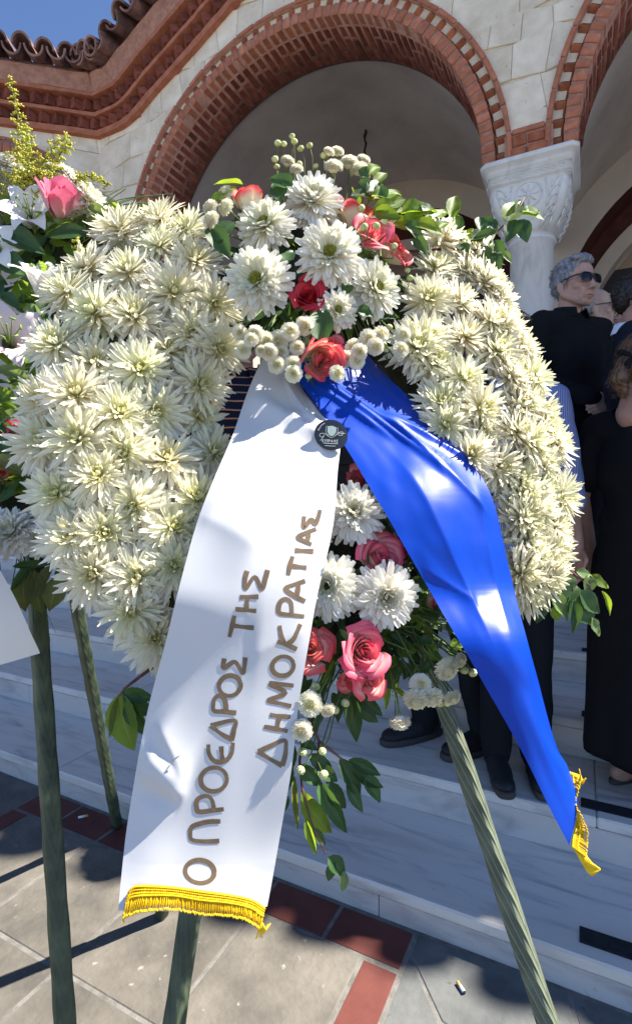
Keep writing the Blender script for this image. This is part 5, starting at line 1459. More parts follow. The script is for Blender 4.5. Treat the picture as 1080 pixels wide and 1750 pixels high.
def lily_mesh(seed, mat, opened=1.0):
    r = random.Random(seed); mb = MB()
    for k in range(6):
        outer = k % 2; a0 = k * math.pi / 3 + r.uniform(-.1, .1); rows = []
        L = .082; W = .044 if outer else .035
        for j in range(11):
            t = j / 10; row = []
            # trumpet that flares and turns back
            ang = 1.35 - opened * (1.75 * t ** 1.7) + r.uniform(-.02, .02)
            if j == 0: q, z = .004, 0.
            else: q += math.cos(ang) * L / 10; z += math.sin(ang) * L / 10
            w = W * math.sin(math.pi * min(1, .10 + .9 * t) ** .85) ** .8 * .5 if t < 1 else .001
            for s in (-1, -.5, 0, .5, 1):
                cup = .30 * (1 - t) * abs(s) * w * 2 - .004 * math.sin(t * 9 + s * 3 + seed) * abs(s) * t
                p = Vector((q - cup * math.sin(ang) * .6, s * w, z + cup * math.cos(ang)))
                row.append((Matrix.Rotation(a0, 3, 'Z') @ p, (min(1, t * 1.1 + .18 * abs(s)), .5 * abs(s), 0, 1)))
            rows.append(row)
        mb.grid(rows)
    mb.cur = 1
    for k in range(6):
        a = k * 1.047 + .4; p0 = Vector((0, 0, .015)); p1 = Vector((.016 * math.cos(a), .016 * math.sin(a), .058))
        mb.tube([p0, p0.lerp(p1, .5) + Vector((0, 0, .006)), p1], .0009, 5); mb.tube([p1 + Vector((-.004 * math.sin(a), .004 * math.cos(a), 0)), p1 + Vector((.004 * math.sin(a), -.004 * math.cos(a), .001))], .0016, 5)
    mb.tube([(0, 0, .0), (0, 0, .066)], [.0016, .0012], 6); mb.tube([(0, 0, .01), (0, 0, -.03)], [.006, .003], 8)
    return mb.mesh("lily", [M[mat], M["calyx"]], True, True)
LIL = [lily_mesh(1, "lily", .9), lily_mesh(2, "lily", .62), lily_mesh(3, "lily_pink", .8), lily_mesh(4, "lily", 1.05)]
for (px, py, rp, n, i, sp_) in ((46, 350, 52, (.20, -.95, .35), 0, .2), (70, 462, 52, (.10, -.55, 1.0), 1, .5), (14, 566, 70, (.45, -1, .40), 2, .9), (-12, 410, 46, (.4, -1, .3), 3, .1)):
    pos = lp(px, py, .11); s = rp / FPX * pos.y / .055
    lput("lily", LIL[i], xf(pos - Vector(n).normalized() * .05 * s, frame(n, LY) @ Matrix.Rotation(sp_, 3, 'Z'), s))
pos = lp(106, 346, .115); s = 34 / FPX * pos.y / .034
lput("rose", ROSE["pink"][0], xf(pos - Vector((.5, -.6, .8)).normalized() * .03 * s, frame((.35, -.75, .75), LY) @ Matrix.Rotation(2, 3, 'Z'), (s, s, s * 1.25)))
for (px, py, rp, c) in ((28, 745, 20, "bi"), (0, 812, 16, "bi"), (92, 485, 12, "bi"), (16, 800, 12, "pink")):
    pos = lp(px, py, .06); s = rp / FPX * pos.y / .034; lput("rose", ROSE[c][0], xf(pos, frame((.5, -.8, .3), LY), s))
for (px, py, rp, n, i) in ((150, 347, 34, (.8, -.5, .6), 4), (112, 300, 22, (.5, -.4, .9), 3), (128, 314, 20, (.6, -.4, .8), 5), (10, 282, 24, (0, -.6, .8), 4), (36, 296, 20, (.1, -.6, .8), 3), (92, 292, 16, (.4, -.4, .9), 3), (26, 912, 42, (-.1, -.9, .45), 4), (66, 924, 30, (.5, -.8, .4), 5), (-10, 905, 36, (-.2, -.9, .4), 3)):
    pos = lp(px, py, .07); lput("large_chrysanthemum", DECO[i], xf(pos, frame(n, LY) @ Matrix.Rotation(rnd.uniform(0, 6), 3, 'Z'), rp / FPX * pos.y / .052))
# goldenrod: plumes of tiny florets along arching side shoots
def goldenrod(path, nside, ln):
    c = catmull([lp(x, y, l) for x, y, l in path], 8); st_ = MB(); fl = MB(); n = len(c)
    st_.tube(c, [.0019 - .0012 * i / n for i in range(n)], 6)
    for k in range(nside):
        t = .25 + .75 * k / nside; i = min(n - 2, int(t * (n - 1))); p = c[i]; ax = (c[i + 1] - c[i]).normalized()
        a = k * 2.4; side = (LX * math.cos(a) + LN * math.sin(a) * .6); side = (side - ax * side.dot(ax)).normalized()
        L = ln * (1.05 - t) * rnd.uniform(.7, 1.2) + .008; pts = [p + (side * .85 + ax * .55) * L * q + Vector((0, 0, -.004)) * q * q for q in (0, .35, .7, 1)]
        st_.tube(pts, [.0009, .0007, .0006, .0004], 5)
        m = max(6, int(L / .0017))
        for j in range(m):
            q = (j + .3) / m; seg = min(2, int(q * 3)); b = pts[seg].lerp(pts[seg + 1], q * 3 - seg)
            d = (Vector((rnd.uniform(-1, 1), rnd.uniform(-1, .4), rnd.uniform(-.2, 1)))).normalized()
            e = b + d * rnd.uniform(.004, .0075)
            fl.tube([b, b.lerp(e, .6), e], [.0006, .0019, .0009], 5, col=(rnd.random(), rnd.random() * .6, 0, 1))
    o = lput("goldenrod_stem", st_.mesh("goldenrod_stem", M["stem"]), Matrix.Identity(4))
    f = put("florets", fl.mesh("florets", M["goldenrod"], True, True), o); f["kind"] = "stuff"
goldenrod([(30, 420, .04), (26, 320, .07), (34, 220, .08), (16, 130, .08)], 46, .036)
goldenrod([(40, 420, .05), (55, 330, .09), (80, 270, .10), (117, 230, .11)], 40, .034)
goldenrod([(60, 400, .06), (80, 330, .10), (100, 270, .11), (122, 244, .12)], 30, .03)
goldenrod([(30, 400, .05), (46, 300, .10), (52, 250, .11), (44, 212, .11)], 30, .03)
goldenrod([(120, 360, .08), (130, 310, .10), (160, 302, .11), (184, 316, .12)], 22, .014)
goldenrod([(150, 470, .08), (140, 440, .09), (130, 408, .10)], 14, .012)
goldenrod([(20, 400, .05), (30, 320, .10), (60, 300, .11), (90, 300, .12)], 34, .032)
bl = MB()
for k in range(16):
    y0 = rnd.uniform(385, 420); a = lp(rnd.uniform(110, 150), y0, .05); e = lp(rnd.uniform(200, 300), rnd.uniform(318, 400), rnd.uniform(.03, .12)); m_ = a.lerp(e, .55) + Vector((0, 0, rnd.uniform(.005, .03)))
    bl.tube(catmull([a, m_, e], 8), [.0011] * 15 + [.0006, .0003], 4)
for k in range(14):
    a = lp(rnd.uniform(-10, 60), rnd.uniform(900, 930), .03); e = lp(rnd.uniform(-40, 110), rnd.uniform(1040, 1120), rnd.uniform(.02, .06)); bl.tube([a, a.lerp(e, .5) + Vector((rnd.uniform(-.01, .01), 0, 0)), e], [.0011, .001, .0004], 4)
lput("grass_blade", bl.mesh("grass_blade", M["stem"]), Matrix.Identity(4))["kind"] = "stuff"
LLF = [((150, 398), (75, 402), 30, "leaf_dark"), ((5, 400), (75, 430), 40, "leaf_dark"), ((0, 430), (50, 470), 40, "leaf_dark"), ((60, 452), (84, 490), 26, "leaf"), ((92, 505), (112, 460), 20, "leaf_olive"), ((88, 498), (62, 455), 20, "leaf"), ((10, 478), (42, 470), 14, "leaf"),
       ((60, 380), (100, 372), 22, "leaf"), ((80, 405), (120, 372), 26, "leaf"), ((186, 348), (218, 372), 18, "leaf"), ((145, 358), (200, 380), 24, "leaf_pale"), ((150, 372), (180, 402), 18, "leaf_pale"), ((84, 510), (62, 560), 24, "leaf_dark"), ((45, 522), (78, 555), 22, "leaf_pale"), ((70, 530), (90, 560), 22, "leaf_dark"),
       ((2, 502), (34, 528), 22, "leaf_dark"), ((-5, 630), (62, 655), 22, "leaf_pale"), ((-10, 660), (40, 700), 24, "leaf"), ((-20, 785), (52, 812), 30, "leaf_olive"), ((-10, 690), (36, 682), 22, "leaf"), ((0, 720), (50, 760), 20, "leaf_dark"),
       ((22, 968), (96, 962), 14, "leaf_dark"), ((46, 975), (40, 1042), 36, "leaf_olive"), ((60, 975), (68, 1046), 32, "leaf_olive"), ((113, 984), (80, 1042), 40, "leaf_olive"), ((124, 962), (90, 990), 24, "leaf_dark"), ((141, 1006), (120, 1036), 16, "leaf_olive"), ((50, 970), (16, 1010), 16, "leaf_dark"), ((90, 966), (62, 1020), 22, "leaf_olive"),
       ((3, 362), (22, 348), 16, "leaf_pale"), ((-10, 350), (30, 330), 18, "leaf")]
for a, b_, w_, m_ in LLF: lleaf(a, b_, w_, m_, .085 if a[1] < 900 else .05)
for k in range(170):
    px, py = rnd.uniform(-60, 150), rnd.uniform(350, 900)
    if px > 60 and py > 600: px -= 70
    a = rnd.uniform(0, 6.28); L = rnd.uniform(25, 60); lleaf((px, py), (px + L * math.cos(a), py + L * math.sin(a)), rnd.uniform(14, 26), rnd.choice(["leaf_dark", "leaf_dark", "leaf", "leaf"]), rnd.uniform(.0, .07))
fb = MB(); rows = []
for i in range(49):
    a = 2 * math.pi * i / 48; rad = LX * math.cos(a) + LY * math.sin(a)
    rows.append([(LC + rad * (.30 + .13 * math.cos(2 * math.pi * k / 12)) * (1.1 if abs(math.sin(a)) > .5 else .9) + LN * (-.02 + .05 * math.sin(2 * math.pi * k / 12)), (0, 0, 0, 1)) for k in range(12)])
fb.grid(rows, closed=True); lput("wreath_frame", fb.mesh("wreath_frame", M["wire"]), Matrix.Identity(4))
# its white ribbon
LR = ribbon_grid([(-150, 905, .90, -40, 905, .90), (-150, 960, .88, -10, 950, .885), (-145, 1030, .86, 30, 1025, .865), (-135, 1100, .85, 55, 1090, .852), (-120, 1170, .845, 66, 1118, .85)], 20, 40, lambda s, t: .008 * math.sin(math.pi * s) + .006 * math.sin(t * 5))
M["cream_satin"] = satin("cream_satin", (.80, .74, .66), .5, .4, trans=.15)
put("white_ribbon", grid_mesh("white_ribbon", LR, M["cream_satin"]), label="blank cream white ribbon end hanging from the wreath at the left edge", cat="ribbon")
e2 = root("easel", "dark green wooden stand under the lily wreath at the left edge", "easel", (-.8, 1.3, 0))
a, b_ = P(66, 1060, 1.02), P(112, 1750, .93); leg(e2, ext(a, b_, 0), ext(a, b_, HC - .10), .0158, .0145, .75, "green_leg")
f2 = P(201, 1412, HC * FPX / (1412 - HORIZON)); leg(e2, Vector((f2.x, f2.y, 0)), P(118, 960, 1.30), .0150, .0130, .55, "green_leg")
leg(e2, P(-330, 1720, .95) * 1 + Vector((0, 0, -.25)), P(-120, 1000, 1.12), .0155, .014, .3, "green_leg")
# ------------------------------------------------------------------ people on the steps
def skin_mat(name, c):
    m = noisy(name, tuple(x * .86 for x in c), c, 30, .55, bmp=.15, bdist=.002, spec=.35); bs = m.node_tree.nodes["Principled BSDF"]
    bs.inputs["Subsurface Weight"].default_value = .12; bs.inputs["Subsurface Radius"].default_value = (.02, .008, .004); return m
M["skin_a"] = skin_mat("skin_fair", (.50, .29, .22)); M["skin_b"] = skin_mat("skin_tan", (.42, .23, .165)); M["skin_c"] = skin_mat("skin_pale", (.54, .34, .26))
def cloth(name, c, scale=420, rough=.9, bmp=.35):
    return noisy(name, tuple(x * .8 for x in c), c, 8, rough, bmp=bmp, bdist=.002, spec=.12, bscale=scale)
M["black_cloth"] = cloth("black_cloth", (.012, .012, .013)); M["navy_cloth"] = cloth("navy_cloth", (.012, .016, .032)); M["suit"] = cloth("suit", (.014, .017, .028)); M["dress"] = cloth("dress", (.010, .010, .011))
M["trousers"] = cloth("trousers", (.011, .012, .015)); M["shirt_white"] = cloth("shirt_white", (.75, .76, .80)); M["shoe"] = noisy("shoe", (.010, .010, .011), (.018, .018, .02), 40, .55, bmp=.3, spec=.3)
M["sole"] = plain("sole", (.05, .042, .035), .8); M["glass_dark"] = plain("glass_dark", (.004, .004, .005), .22, .3); M["lens_frame"] = plain("lens_frame", (.012, .011, .010), .3)
M["lips"] = plain("lips", (.36, .16, .13), .5); M["eye"] = plain("eye", (.55, .52, .5), .2); M["iris"] = plain("iris", (.05, .03, .02), .2)
def stripes(name, base, line, freq, width, axis):
    m, nt, bs = nmat(name); tc = node(nt, "ShaderNodeTexCoord"); sp = node(nt, "ShaderNodeSeparateXYZ"); nt.links.new(tc.outputs["Object"], sp.inputs[0])
    nz = node(nt, "ShaderNodeTexNoise"); nz.inputs["Scale"].default_value = 7; nt.links.new(tc.outputs["Object"], nz.inputs["Vector"])
    a = node(nt, "ShaderNodeMath", operation='MULTIPLY_ADD'); a.inputs[1].default_value = .012; nt.links.new(nz.outputs["Fac"], a.inputs[0]); nt.links.new(sp.outputs[axis], a.inputs[2])
    b = node(nt, "ShaderNodeMath", operation='MULTIPLY'); b.inputs[1].default_value = freq; nt.links.new(a.outputs[0], b.inputs[0])
    f = node(nt, "ShaderNodeMath", operation='FRACT'); nt.links.new(b.outputs[0], f.inputs[0])
    r = ramp(nt, [(0, line), (width, line), (min(.99, width + .05), base), (.96, base)], f.outputs[0])
    nt.links.new(r.outputs[0], bs.inputs["Base Color"]); bs.inputs["Roughness"].default_value = .9; bs.inputs["Specular IOR Level"].default_value = .1
    n3 = node(nt, "ShaderNodeTexNoise"); n3.inputs["Scale"].default_value = 400; nt.links.new(tc.outputs["Object"], n3.inputs["Vector"]); bump(nt, bs, n3.outputs["Fac"], .3, .002); return m
M["blue_stripe"] = stripes("blue_stripe", (.30, .36, .62), (.10, .14, .36), 160, .42, 0)
M["orange_stripe"] = stripes("orange_stripe", (.012, .014, .028), (.50, .22, .10), 26, .13, 2)
def hair_mat(name, c1, c2):
    m, nt, bs = nmat(name); tc = node(nt, "ShaderNodeTexCoord"); mp = node(nt, "ShaderNodeMapping"); mp.inputs["Scale"].default_value = (60, 18, 14); nt.links.new(tc.outputs["Object"], mp.inputs[0])
    nz = node(nt, "ShaderNodeTexNoise"); nz.inputs["Scale"].default_value = 2.2; nz.inputs["Detail"].default_value = 6; nt.links.new(mp.outputs[0], nz.inputs["Vector"])
    r = ramp(nt, [(.32, c1), (.68, c2)], nz.outputs["Fac"]); nt.links.new(r.outputs[0], bs.inputs["Base Color"]); bs.inputs["Roughness"].default_value = .5; bs.inputs["Specular IOR Level"].default_value = .35
    bump(nt, bs, nz.outputs["Fac"], .5, .004); return m
M["hair_grey"] = hair_mat("hair_grey", (.11, .11, .125), (.34, .335, .35)); M["hair_brown"] = hair_mat("hair_brown", (.028, .016, .010), (.20, .11, .055)); M["hair_dark"] = hair_mat("hair_dark", (.010, .008, .007), (.04, .03, .025)); M["hair_white"] = hair_mat("hair_white", (.22, .21, .21), (.46, .44, .43))

# voxel union of overlapping volumes; the work objects live in a scene of their own and are removed at the end
_ts = bpy.data.scenes.new("remesh_work")
_wo = bpy.data.objects.new("remesh_work", bpy.data.meshes.new("remesh_work")); _ts.collection.objects.link(_wo)
_wr = _wo.modifiers.new("r", 'REMESH'); _wr.mode = 'VOXEL'
_wsm = _wo.modifiers.new("s", 'SMOOTH'); _wsm.factor = .5
def remesh(mb, voxel, smooth=6, disp=0.0, dscale=.1):
    me = _wo.data; me.clear_geometry(); me.from_pydata(mb.v, [], mb.f); mb.fixn(me)
    _wr.voxel_size = voxel; _wsm.iterations = max(1, smooth)
    vl = _ts.view_layers[0]; vl.update()
    out = bpy.data.meshes.new_from_object(_wo.evaluated_get(vl.depsgraph))
    if disp:
        new = []
        for v in out.vertices:
            q = v.co; n = noise.noise(q / dscale) + .5 * noise.noise(q / dscale * 2.3); q = q + v.normal * (n * disp); new += (q.x, q.y, q.z)
        out.vertices.foreach_set("co", new); out.update()
    out.polygons.foreach_set("use_smooth", [True] * len(out.polygons)); return out
def joinm(name, meshes, mats):
    b = MB()
    for me, mi in meshes:
        off = len(b.v); b.cur = mi
        for v in me.vertices: b.vert(v.co)
        for p in me.polygons: b.face(*[i + off for i in p.vertices])
    return b.mesh(name, mats, True)
def head_mb(fem=False):
    b = MB(); E = b.ell; C = b.capsule
    E((0, -.014, .038), (.073, .094, .084)); E((0, .020, -.026), (.060, .066, .088)); E((0, .050, -.092), (.030 if not fem else .024, .028, .022))
    for s in (-1, 1):
        C((s * .056, -.006, -.048), (s * .022, .056, -.094), .021, .018); E((s * .041, .056, -.024), (.022, .022, .022)); C((s * .014, .080, .022), (s * .044, .068, .020), .0105, .009)
        E((s * .012, .096, -.044), (.009, .010, .008)); E((s * .075, -.010, -.014), (.009, .019, .031), Matrix.Rotation(s * .35, 3, 'Z')); E((s * .079, -.016, -.004), (.008, .012, .016)); E((s * .030, .070, -.002), (.014, .012, .010))
        C((s * .030, .078, -.045), (s * .034, .066, -.085), .012, .010)
    C((0, .084, .012), (0, .106, -.036), .0095, .0135); E((0, .066, .055), (.045, .012, .03))
    E((0, .082, -.069), (.022, .012, .0055)); E((0, .081, -.079), (.019, .012, .0065)); E((0, .076, -.060), (.020, .012, .012))
    C((0, -.022, -.05), (0, -.034, -.175), .053, .060); return b
def hand_mb(b, wrist, d, palmn, s=1.0):
    d = Vector(d).normalized(); n = Vector(palmn); n = (n - d * n.dot(d)).normalized(); x = d.cross(n)
    W = Vector(wrist); Rm = Matrix((x, d, n)).transposed()
    b.ell(W + d * .050 * s, (.040 * s, .052 * s, .015 * s), Rm)
    b.capsule(W - d * .03, W + d * .02, .026 * s, .026 * s)
    for i, (o, L) in enumerate(((-.028, .066), (-.010, .075), (.009, .070), (.026, .054))):
        p0 = W + d * .088 * s + x * o * s; p1 = p0 + (d * .9 + n * .35).normalized() * L * .5 * s; p2 = p1 + (d * .6 + n * .8).normalized() * L * .5 * s
        b.capsule(p0, p1, .0092 * s, .0085 * s, 8, 3); b.capsule(p1, p2, .0085 * s, .007 * s, 8, 3)
    t0 = W + d * .028 * s - x * .032 * s; t1 = t0 + (d * .7 - x * .7 + n * .2) * .035 * s; b.capsule(t0, t1, .012 * s, .010 * s, 8, 3); b.capsule(t1, t1 + (d * .9 + n * .4) * .030 * s, .010 * s, .008 * s, 8, 3)
def shoe(par, ankle_xy, yaw, mat="shoe", s=1.0, foot=False, local_rot=None):
    M_ = Matrix.Translation((ankle_xy[0], ankle_xy[1], 0)) @ Matrix.Rotation(yaw, 4, 'Z')
    b = MB(); b.ell((0, .075, .036), (.043, .115, .034)); b.ell((0, -.015, .045), (.037, .052, .044)); b.capsule((0, .0, .05), (0, .0, .105), .046, .044); b.capsule((0, .03, .05), (0, .11, .034), .040, .038); b.ell((.003, .15, .030), (.041, .052, .027))
    me = remesh(b, .007, 5); sh = put("shoe" if not foot else "foot", joinm("shoe", [(me, 0)], [M[mat]]), par, M_ @ Matrix.Scale(s, 4), local=True)
    sb_ = MB(); rows = []
    for z, k in ((0, .97), (.004, 1.0), (.020, 1.0), (.023, .97)):
        row = []
        for i in range(28):
            a = 2 * math.pi * i / 28; y = .066 + .142 * math.sin(a); w = (.038 + .010 * math.sin(a * 1 - .4)) * math.cos(a); w *= (abs(math.cos(a)) + 1e-6) ** (-.35)
            row.append((Vector((w * k, .066 + (y - .066) * k, z)), (0, 0, 0, 1)))
        rows.append(row)
    ids = sb_.grid(rows, closed=True); sb_.face(*ids[0][::-1]); sb_.face(*ids[-1]); put("sole", sb_.mesh("sole", M["sole"], True), sh, Matrix.Identity(4), local=True)
    return sh
def person(label, loc, face, H, skin, hair, top, bottom, head_yaw=0.0, head_pitch=0.0, arms=("down", "down"), sleeve="long", specs=False, group=None, feet=((.10, 0.15), (-.10, -.15)), bald=False, jacket=False, collar=None, shoes="shoe", belly=0.0, bun=False, head_s=1.0, eyes=True, foot_dy=(0, 0)):
    s = H / 1.75; rz = math.atan2(-face[0], face[1])
    r_ = root("person", label, "person", loc, rz, group)
    HM = Matrix.Translation((0, .012 * s, 1.625 * s)) @ Matrix.Rotation(head_yaw, 4, 'Z') @ Matrix.Rotation(head_pitch, 4, 'X') @ Matrix.Scale(s * head_s, 4)
    hm = remesh(head_mb(bun), .0052, 3)
    for v in hm.vertices: v.co = HM @ v.co
    def V(x, y, z): return Vector((x, y, z)) * s
    J = {}
    for sd, pose in ((1, arms[0]), (-1, arms[1])):
        sh = V(sd * .185, -.01, 1.415)
        if pose == "down": el, wr_, hd = V(sd * .245, -.035, 1.13), V(sd * .25, .045, .88), (0, .15, -1)
        elif pose == "front": el, wr_, hd = V(sd * .25, -.02, 1.13), V(sd * .06, .20, 1.00), (-sd * .9, .2, -.3)
        elif pose == "bent": el, wr_, hd = V(sd * .25, -.03, 1.13), V(sd * .17, .22, 1.10), (-sd * .3, .8, .2)
        elif pose == "back": el, wr_, hd = V(sd * .26, -.10, 1.13), V(sd * .08, -.17, .93), (-sd * .9, -.1, -.4)
        J[sd] = (sh, el, wr_, hd)
    b = MB(); cp = b.capsule
    b.ell(V(0, .0, 1.25), V(.165, .105, .21)); b.ell(V(0, 0, 1.02), V(.145, .10, .16)); cp(V(-.12, -.01, 1.42), V(.12, -.01, 1.42), .062 * s, .062 * s)
    for sd in (-1, 1):
        sh, el, wr_, hd = J[sd]; cp(sh, el, .047 * s, .038 * s); cp(el, wr_, .040 * s, .026 * s)
        f = feet[0] if sd > 0 else feet[1]; kn = V(f[0] * .98, .02 + foot_dy[0 if sd > 0 else 1] * .5, .49); an = V(f[0], foot_dy[0 if sd > 0 else 1], .09); cp(V(sd * .085, 0, .93), kn, .078 * s, .050 * s); cp(kn, an, .050 * s, .034 * s)
    body = remesh(b, .014, 4); hb = MB()
    for sd in (-1, 1):
        sh, el, wr_, hd = J[sd]; hand_mb(hb, wr_ + Vector(hd).normalized() * .015, hd, (-sd, .3, 0) if arms[0 if sd > 0 else 1] == "down" else (0, -1, -.2), s); hb.capsule(el, wr_, .040 * s, .025 * s)
    hands = remesh(hb, .0055, 2)
    put("body", joinm("body", [(hm, 0), (body, 0), (hands, 0)], [M[skin]]), r_, Matrix.Identity(4), local=True)
    # clothes
    c = MB(); cp = c.capsule; g_ = .020 if jacket else .012
    c.ell(V(0, .004 + belly * .3, 1.24), Vector((.172 + g_, .115 + g_ + belly, .215)) * s); c.ell(V(0, .0 + belly * .5, 1.02), Vector((.158 + g_, .112 + g_ + belly, .19)) * s); cp(V(-.135, -.012, 1.415), V(.135, -.012, 1.415), (.062 + g_) * s, (.062 + g_) * s)
    cp(V(0, -.03, 1.40), V(0, -.028, 1.475), .078 * s, .070 * s)
    if jacket: c.ell(V(0, 0, .90), V(.195, .14, .16))
    for sd in (-1, 1):
        sh, el, wr_, hd = J[sd]
        if sleeve == "long": cp(sh, el, (.058 + g_) * s, (.047 + g_) * s); cp(el, wr_.lerp(el, .04), (.049 + g_) * s, (.036 + g_ * .8) * s)
        elif sleeve == "rolled": cp(sh, el, (.056 + g_) * s, (.050 + g_) * s); cp(el, wr_.lerp(el, .62), (.050 + g_) * s, (.046 + g_) * s)
        else: cp(sh, sh.lerp(el, .72), (.056 + g_) * s, (.054 + g_) * s)
    nm = "jacket" if jacket else ("dress_top" if bottom == "dress" else "shirt")
    sm = remesh(c, .011, 5, .0045, .075)
    tp = put(nm, joinm(nm, [(sm, 0)], [M[top]]), r_, Matrix.Identity(4), local=True)
    k = MB()
    for i in range(13):          # collar
        a = -2.5 + 5.0 * i / 12 + math.pi / 2 * -1
    rows = []
    for i in range(21):
        a = math.pi / 2 + .35 + (2 * math.pi - .7) * i / 20; ca, sa = math.cos(a), math.sin(a)
        row = []
        for q, z in ((.080, 1.452), (.076, 1.485), (.074, 1.515), (.080, 1.512), (.098, 1.462)):
            row.append((V(ca * q * 1.02, sa * q * .98 - .018, z + .016 * (-sa)), (0, 0, 0, 1)))
        rows.append(row)
    k.grid(rows); put("collar", k.mesh("collar", M[collar or top], True), tp, Matrix.Identity(4), local=True)
    c = MB(); cp = c.capsule
    if bottom == "dress":
        rows = []
        for z, rx, ry, fl in ((1.08, .135, .105, 0), (1.0, .155, .122, .0), (.90, .188, .145, .01), (.75, .203, .158, .02), (.6, .206, .163, .03), (.45, .208, .167, .05), (.30, .213, .174, .07), (.17, .222, .184, .09), (.14, .224, .186, .09), (.145, .215, .178, .09)):
            row = []
            for i in range(48):
                a = 2 * math.pi * i / 48; k2 = 1 + fl * (math.sin(5 * a + z * 2) * .6 + math.sin(9 * a + 1.3) * .35)
                row.append((V(rx * k2 * math.cos(a), ry * k2 * math.sin(a), z), (0, 0, 0, 1)))
            rows.append(row)
        c.grid(rows, closed=True); put("skirt", c.fixn(c.mesh("skirt", M[top], True)), r_, Matrix.Identity(4), local=True)
    else:
        c.ell(V(0, 0, .95), V(.165, .12, .12))
        for i, sd in enumerate((1, -1)):
            f = feet[0] if sd > 0 else feet[1]; kn = V(f[0] * .98, .02 + foot_dy[i] * .5, .49); cp(V(sd * .088, 0, .93), kn, .092 * s, .068 * s); cp(kn, V(f[0], foot_dy[i] + .005, .075), .068 * s, .058 * s)
        put("trousers", joinm("trousers", [(remesh(c, .012, 5, .006, .10), 0)], [M[bottom]]), r_, Matrix.Identity(4), local=True)
    for i, f in enumerate(feet):
        if bottom == "dress":
            ft = shoe(r_, (f[0] * s, foot_dy[i] * s), f[1], skin, .9 * s, True)
            stp = MB(); stp.tube([(.045 * math.cos(t), .0 + .046 * math.sin(t), .088 + .010 * math.sin(t)) for t in [2 * math.pi * q / 18 for q in range(19)]], .0075, 6); stp.tube([(-.044, .10, .02), (-.03, .105, .062), (0, .108, .072), (.03, .105, .062), (.044, .10, .02)], .009, 6); stp.box((.046, .012, .092), (.006, .018, .016))
            put("sandal_strap", stp.mesh("sandal_strap", M["shoe"], True), ft, Matrix.Identity(4), local=True)
        else: shoe(r_, (f[0] * s, foot_dy[i] * s), f[1], shoes, s * 1.02)
    # face: eyes, brows, mouth line, glasses
    def hput(nm_, me, parent=None): return put(nm_, me, parent or r_, Matrix.Identity(4) if parent else HM, local=True)
    if specs:
        g2 = MB()
        for sd in (-1, 1):
            rows = []
            for q in range(6):
                row = []
                for i in range(24):
                    a = 2 * math.pi * i / 24; w = .0265 * abs(math.cos(a)) ** .6 * (1 if math.cos(a) > 0 else -1); h = .0185 * abs(math.sin(a)) ** .75 * (1 if math.sin(a) > 0 else -1)
                    row.append((Vector((sd * .033 + w * q / 5, .1045 - 2.6 * (sd * .033 + w * q / 5) ** 2 - .002 * (q / 5) ** 2, .004 + h * q / 5 - .003)), (0, 0, 0, 1)))
                rows.append(row)
            g2.grid(rows, closed=True)
        gl = hput("sunglasses", g2.mesh("sunglasses", M["glass_dark"], True))
        g3 = MB()
        for sd in (-1, 1):
            g3.tube([(sd * .033 + .0272 * abs(math.cos(a)) ** .6 * (1 if math.cos(a) > 0 else -1), .1048 - 2.6 * (sd * .033 + .0272 * abs(math.cos(a)) ** .6 * (1 if math.cos(a) > 0 else -1)) ** 2, .001 + .0192 * abs(math.sin(a)) ** .75 * (1 if math.sin(a) > 0 else -1)) for a in [2 * math.pi * i / 24 for i in range(25)]], .0017, 5)
            g3.tube([(sd * .060, .094, .010), (sd * .072, .080, .011), (sd * .079, .03, .010), (sd * .080, -.012, .006), (sd * .078, -.028, -.012)], [.003, .0035, .0028, .002, .0015], 5)
        g3.tube([(-.009, .105, .008), (0, .1075, .010), (.009, .105, .008)], .002, 5); g3.tube([(-.03, .1025, .0185), (0, .105, .017), (.03, .1025, .0185)], .0017, 5)
        hput("glasses_frame", g3.mesh("glasses_frame", M["lens_frame"], True), gl)
    elif eyes:
        for sd in (-1, 1):
            e = MB(); e.ell((sd * .031, .0755, .000), (.0135, .009, .0062)); eo = hput("eye", e.mesh("eye", M["eye"], True)); e = MB(); e.ell((sd * .031, .0822, .000), (.0056, .003, .0056), seg=10, rings=6); hput("iris", e.mesh("iris", M["iris"], True), eo)
    e = MB()
    for sd in (-1, 1): 
        e = MB(); e.tube([(sd * .014, .0945, .024), (sd * .030, .090, .029), (sd * .047, .078, .024)], [.0022, .0034, .0016], 6); hput("eyebrow", e.mesh("eyebrow", M[hair], True))
    e = MB(); e.tube([(-.023, .0855, -.0735), (-.010, .0935, -.0732), (0, .0945, -.0738), (.010, .0935, -.0732), (.023, .0855, -.0735)], [.0012, .0032, .0036, .0032, .0012], 6); hput("mouth", e.mesh("mouth", M["lips"], True))
    # hair
    h = MB(); rr = random.Random(int(loc[0] * 1000) & 1023)
    if bald:
        for sd in (-1, 1): h.ell((sd * .062, -.035, .0), (.020, .045, .036)); 
        h.ell((0, -.085, -.012), (.055, .028, .040)); hme = remesh(h, .005, 3, .003, .012); ntuft = 120
    elif bun:
        h.ell((0, -.022, .045), (.083, .103, .090)); h.ell((0, -.055, .0), (.078, .075, .075)); h.ell((0, -.115, -.012), (.036, .035, .034)); h.capsule((0, -.135, -.02), (.0, -.150, -.085), .026, .030); h.capsule((0, -.150, -.085), (.0, -.115, -.125), .030, .018)
        for sd in (-1, 1): h.ell((sd * .066, .02, .02), (.016, .045, .045))
        hme = remesh(h, .005, 3, .003, .015); ntuft = 900
    else:
        h.ell((0, -.024, .056), (.081, .098, .083)); h.ell((0, -.062, .014), (.070, .048, .062)); h.ell((.008, .050, .100), (.060, .040, .026)); 
        for sd in (-1, 1): h.ell((sd * .071, -.012, .030), (.012, .046, .045)); h.ell((sd * .073, .010, .008), (.007, .012, .022))
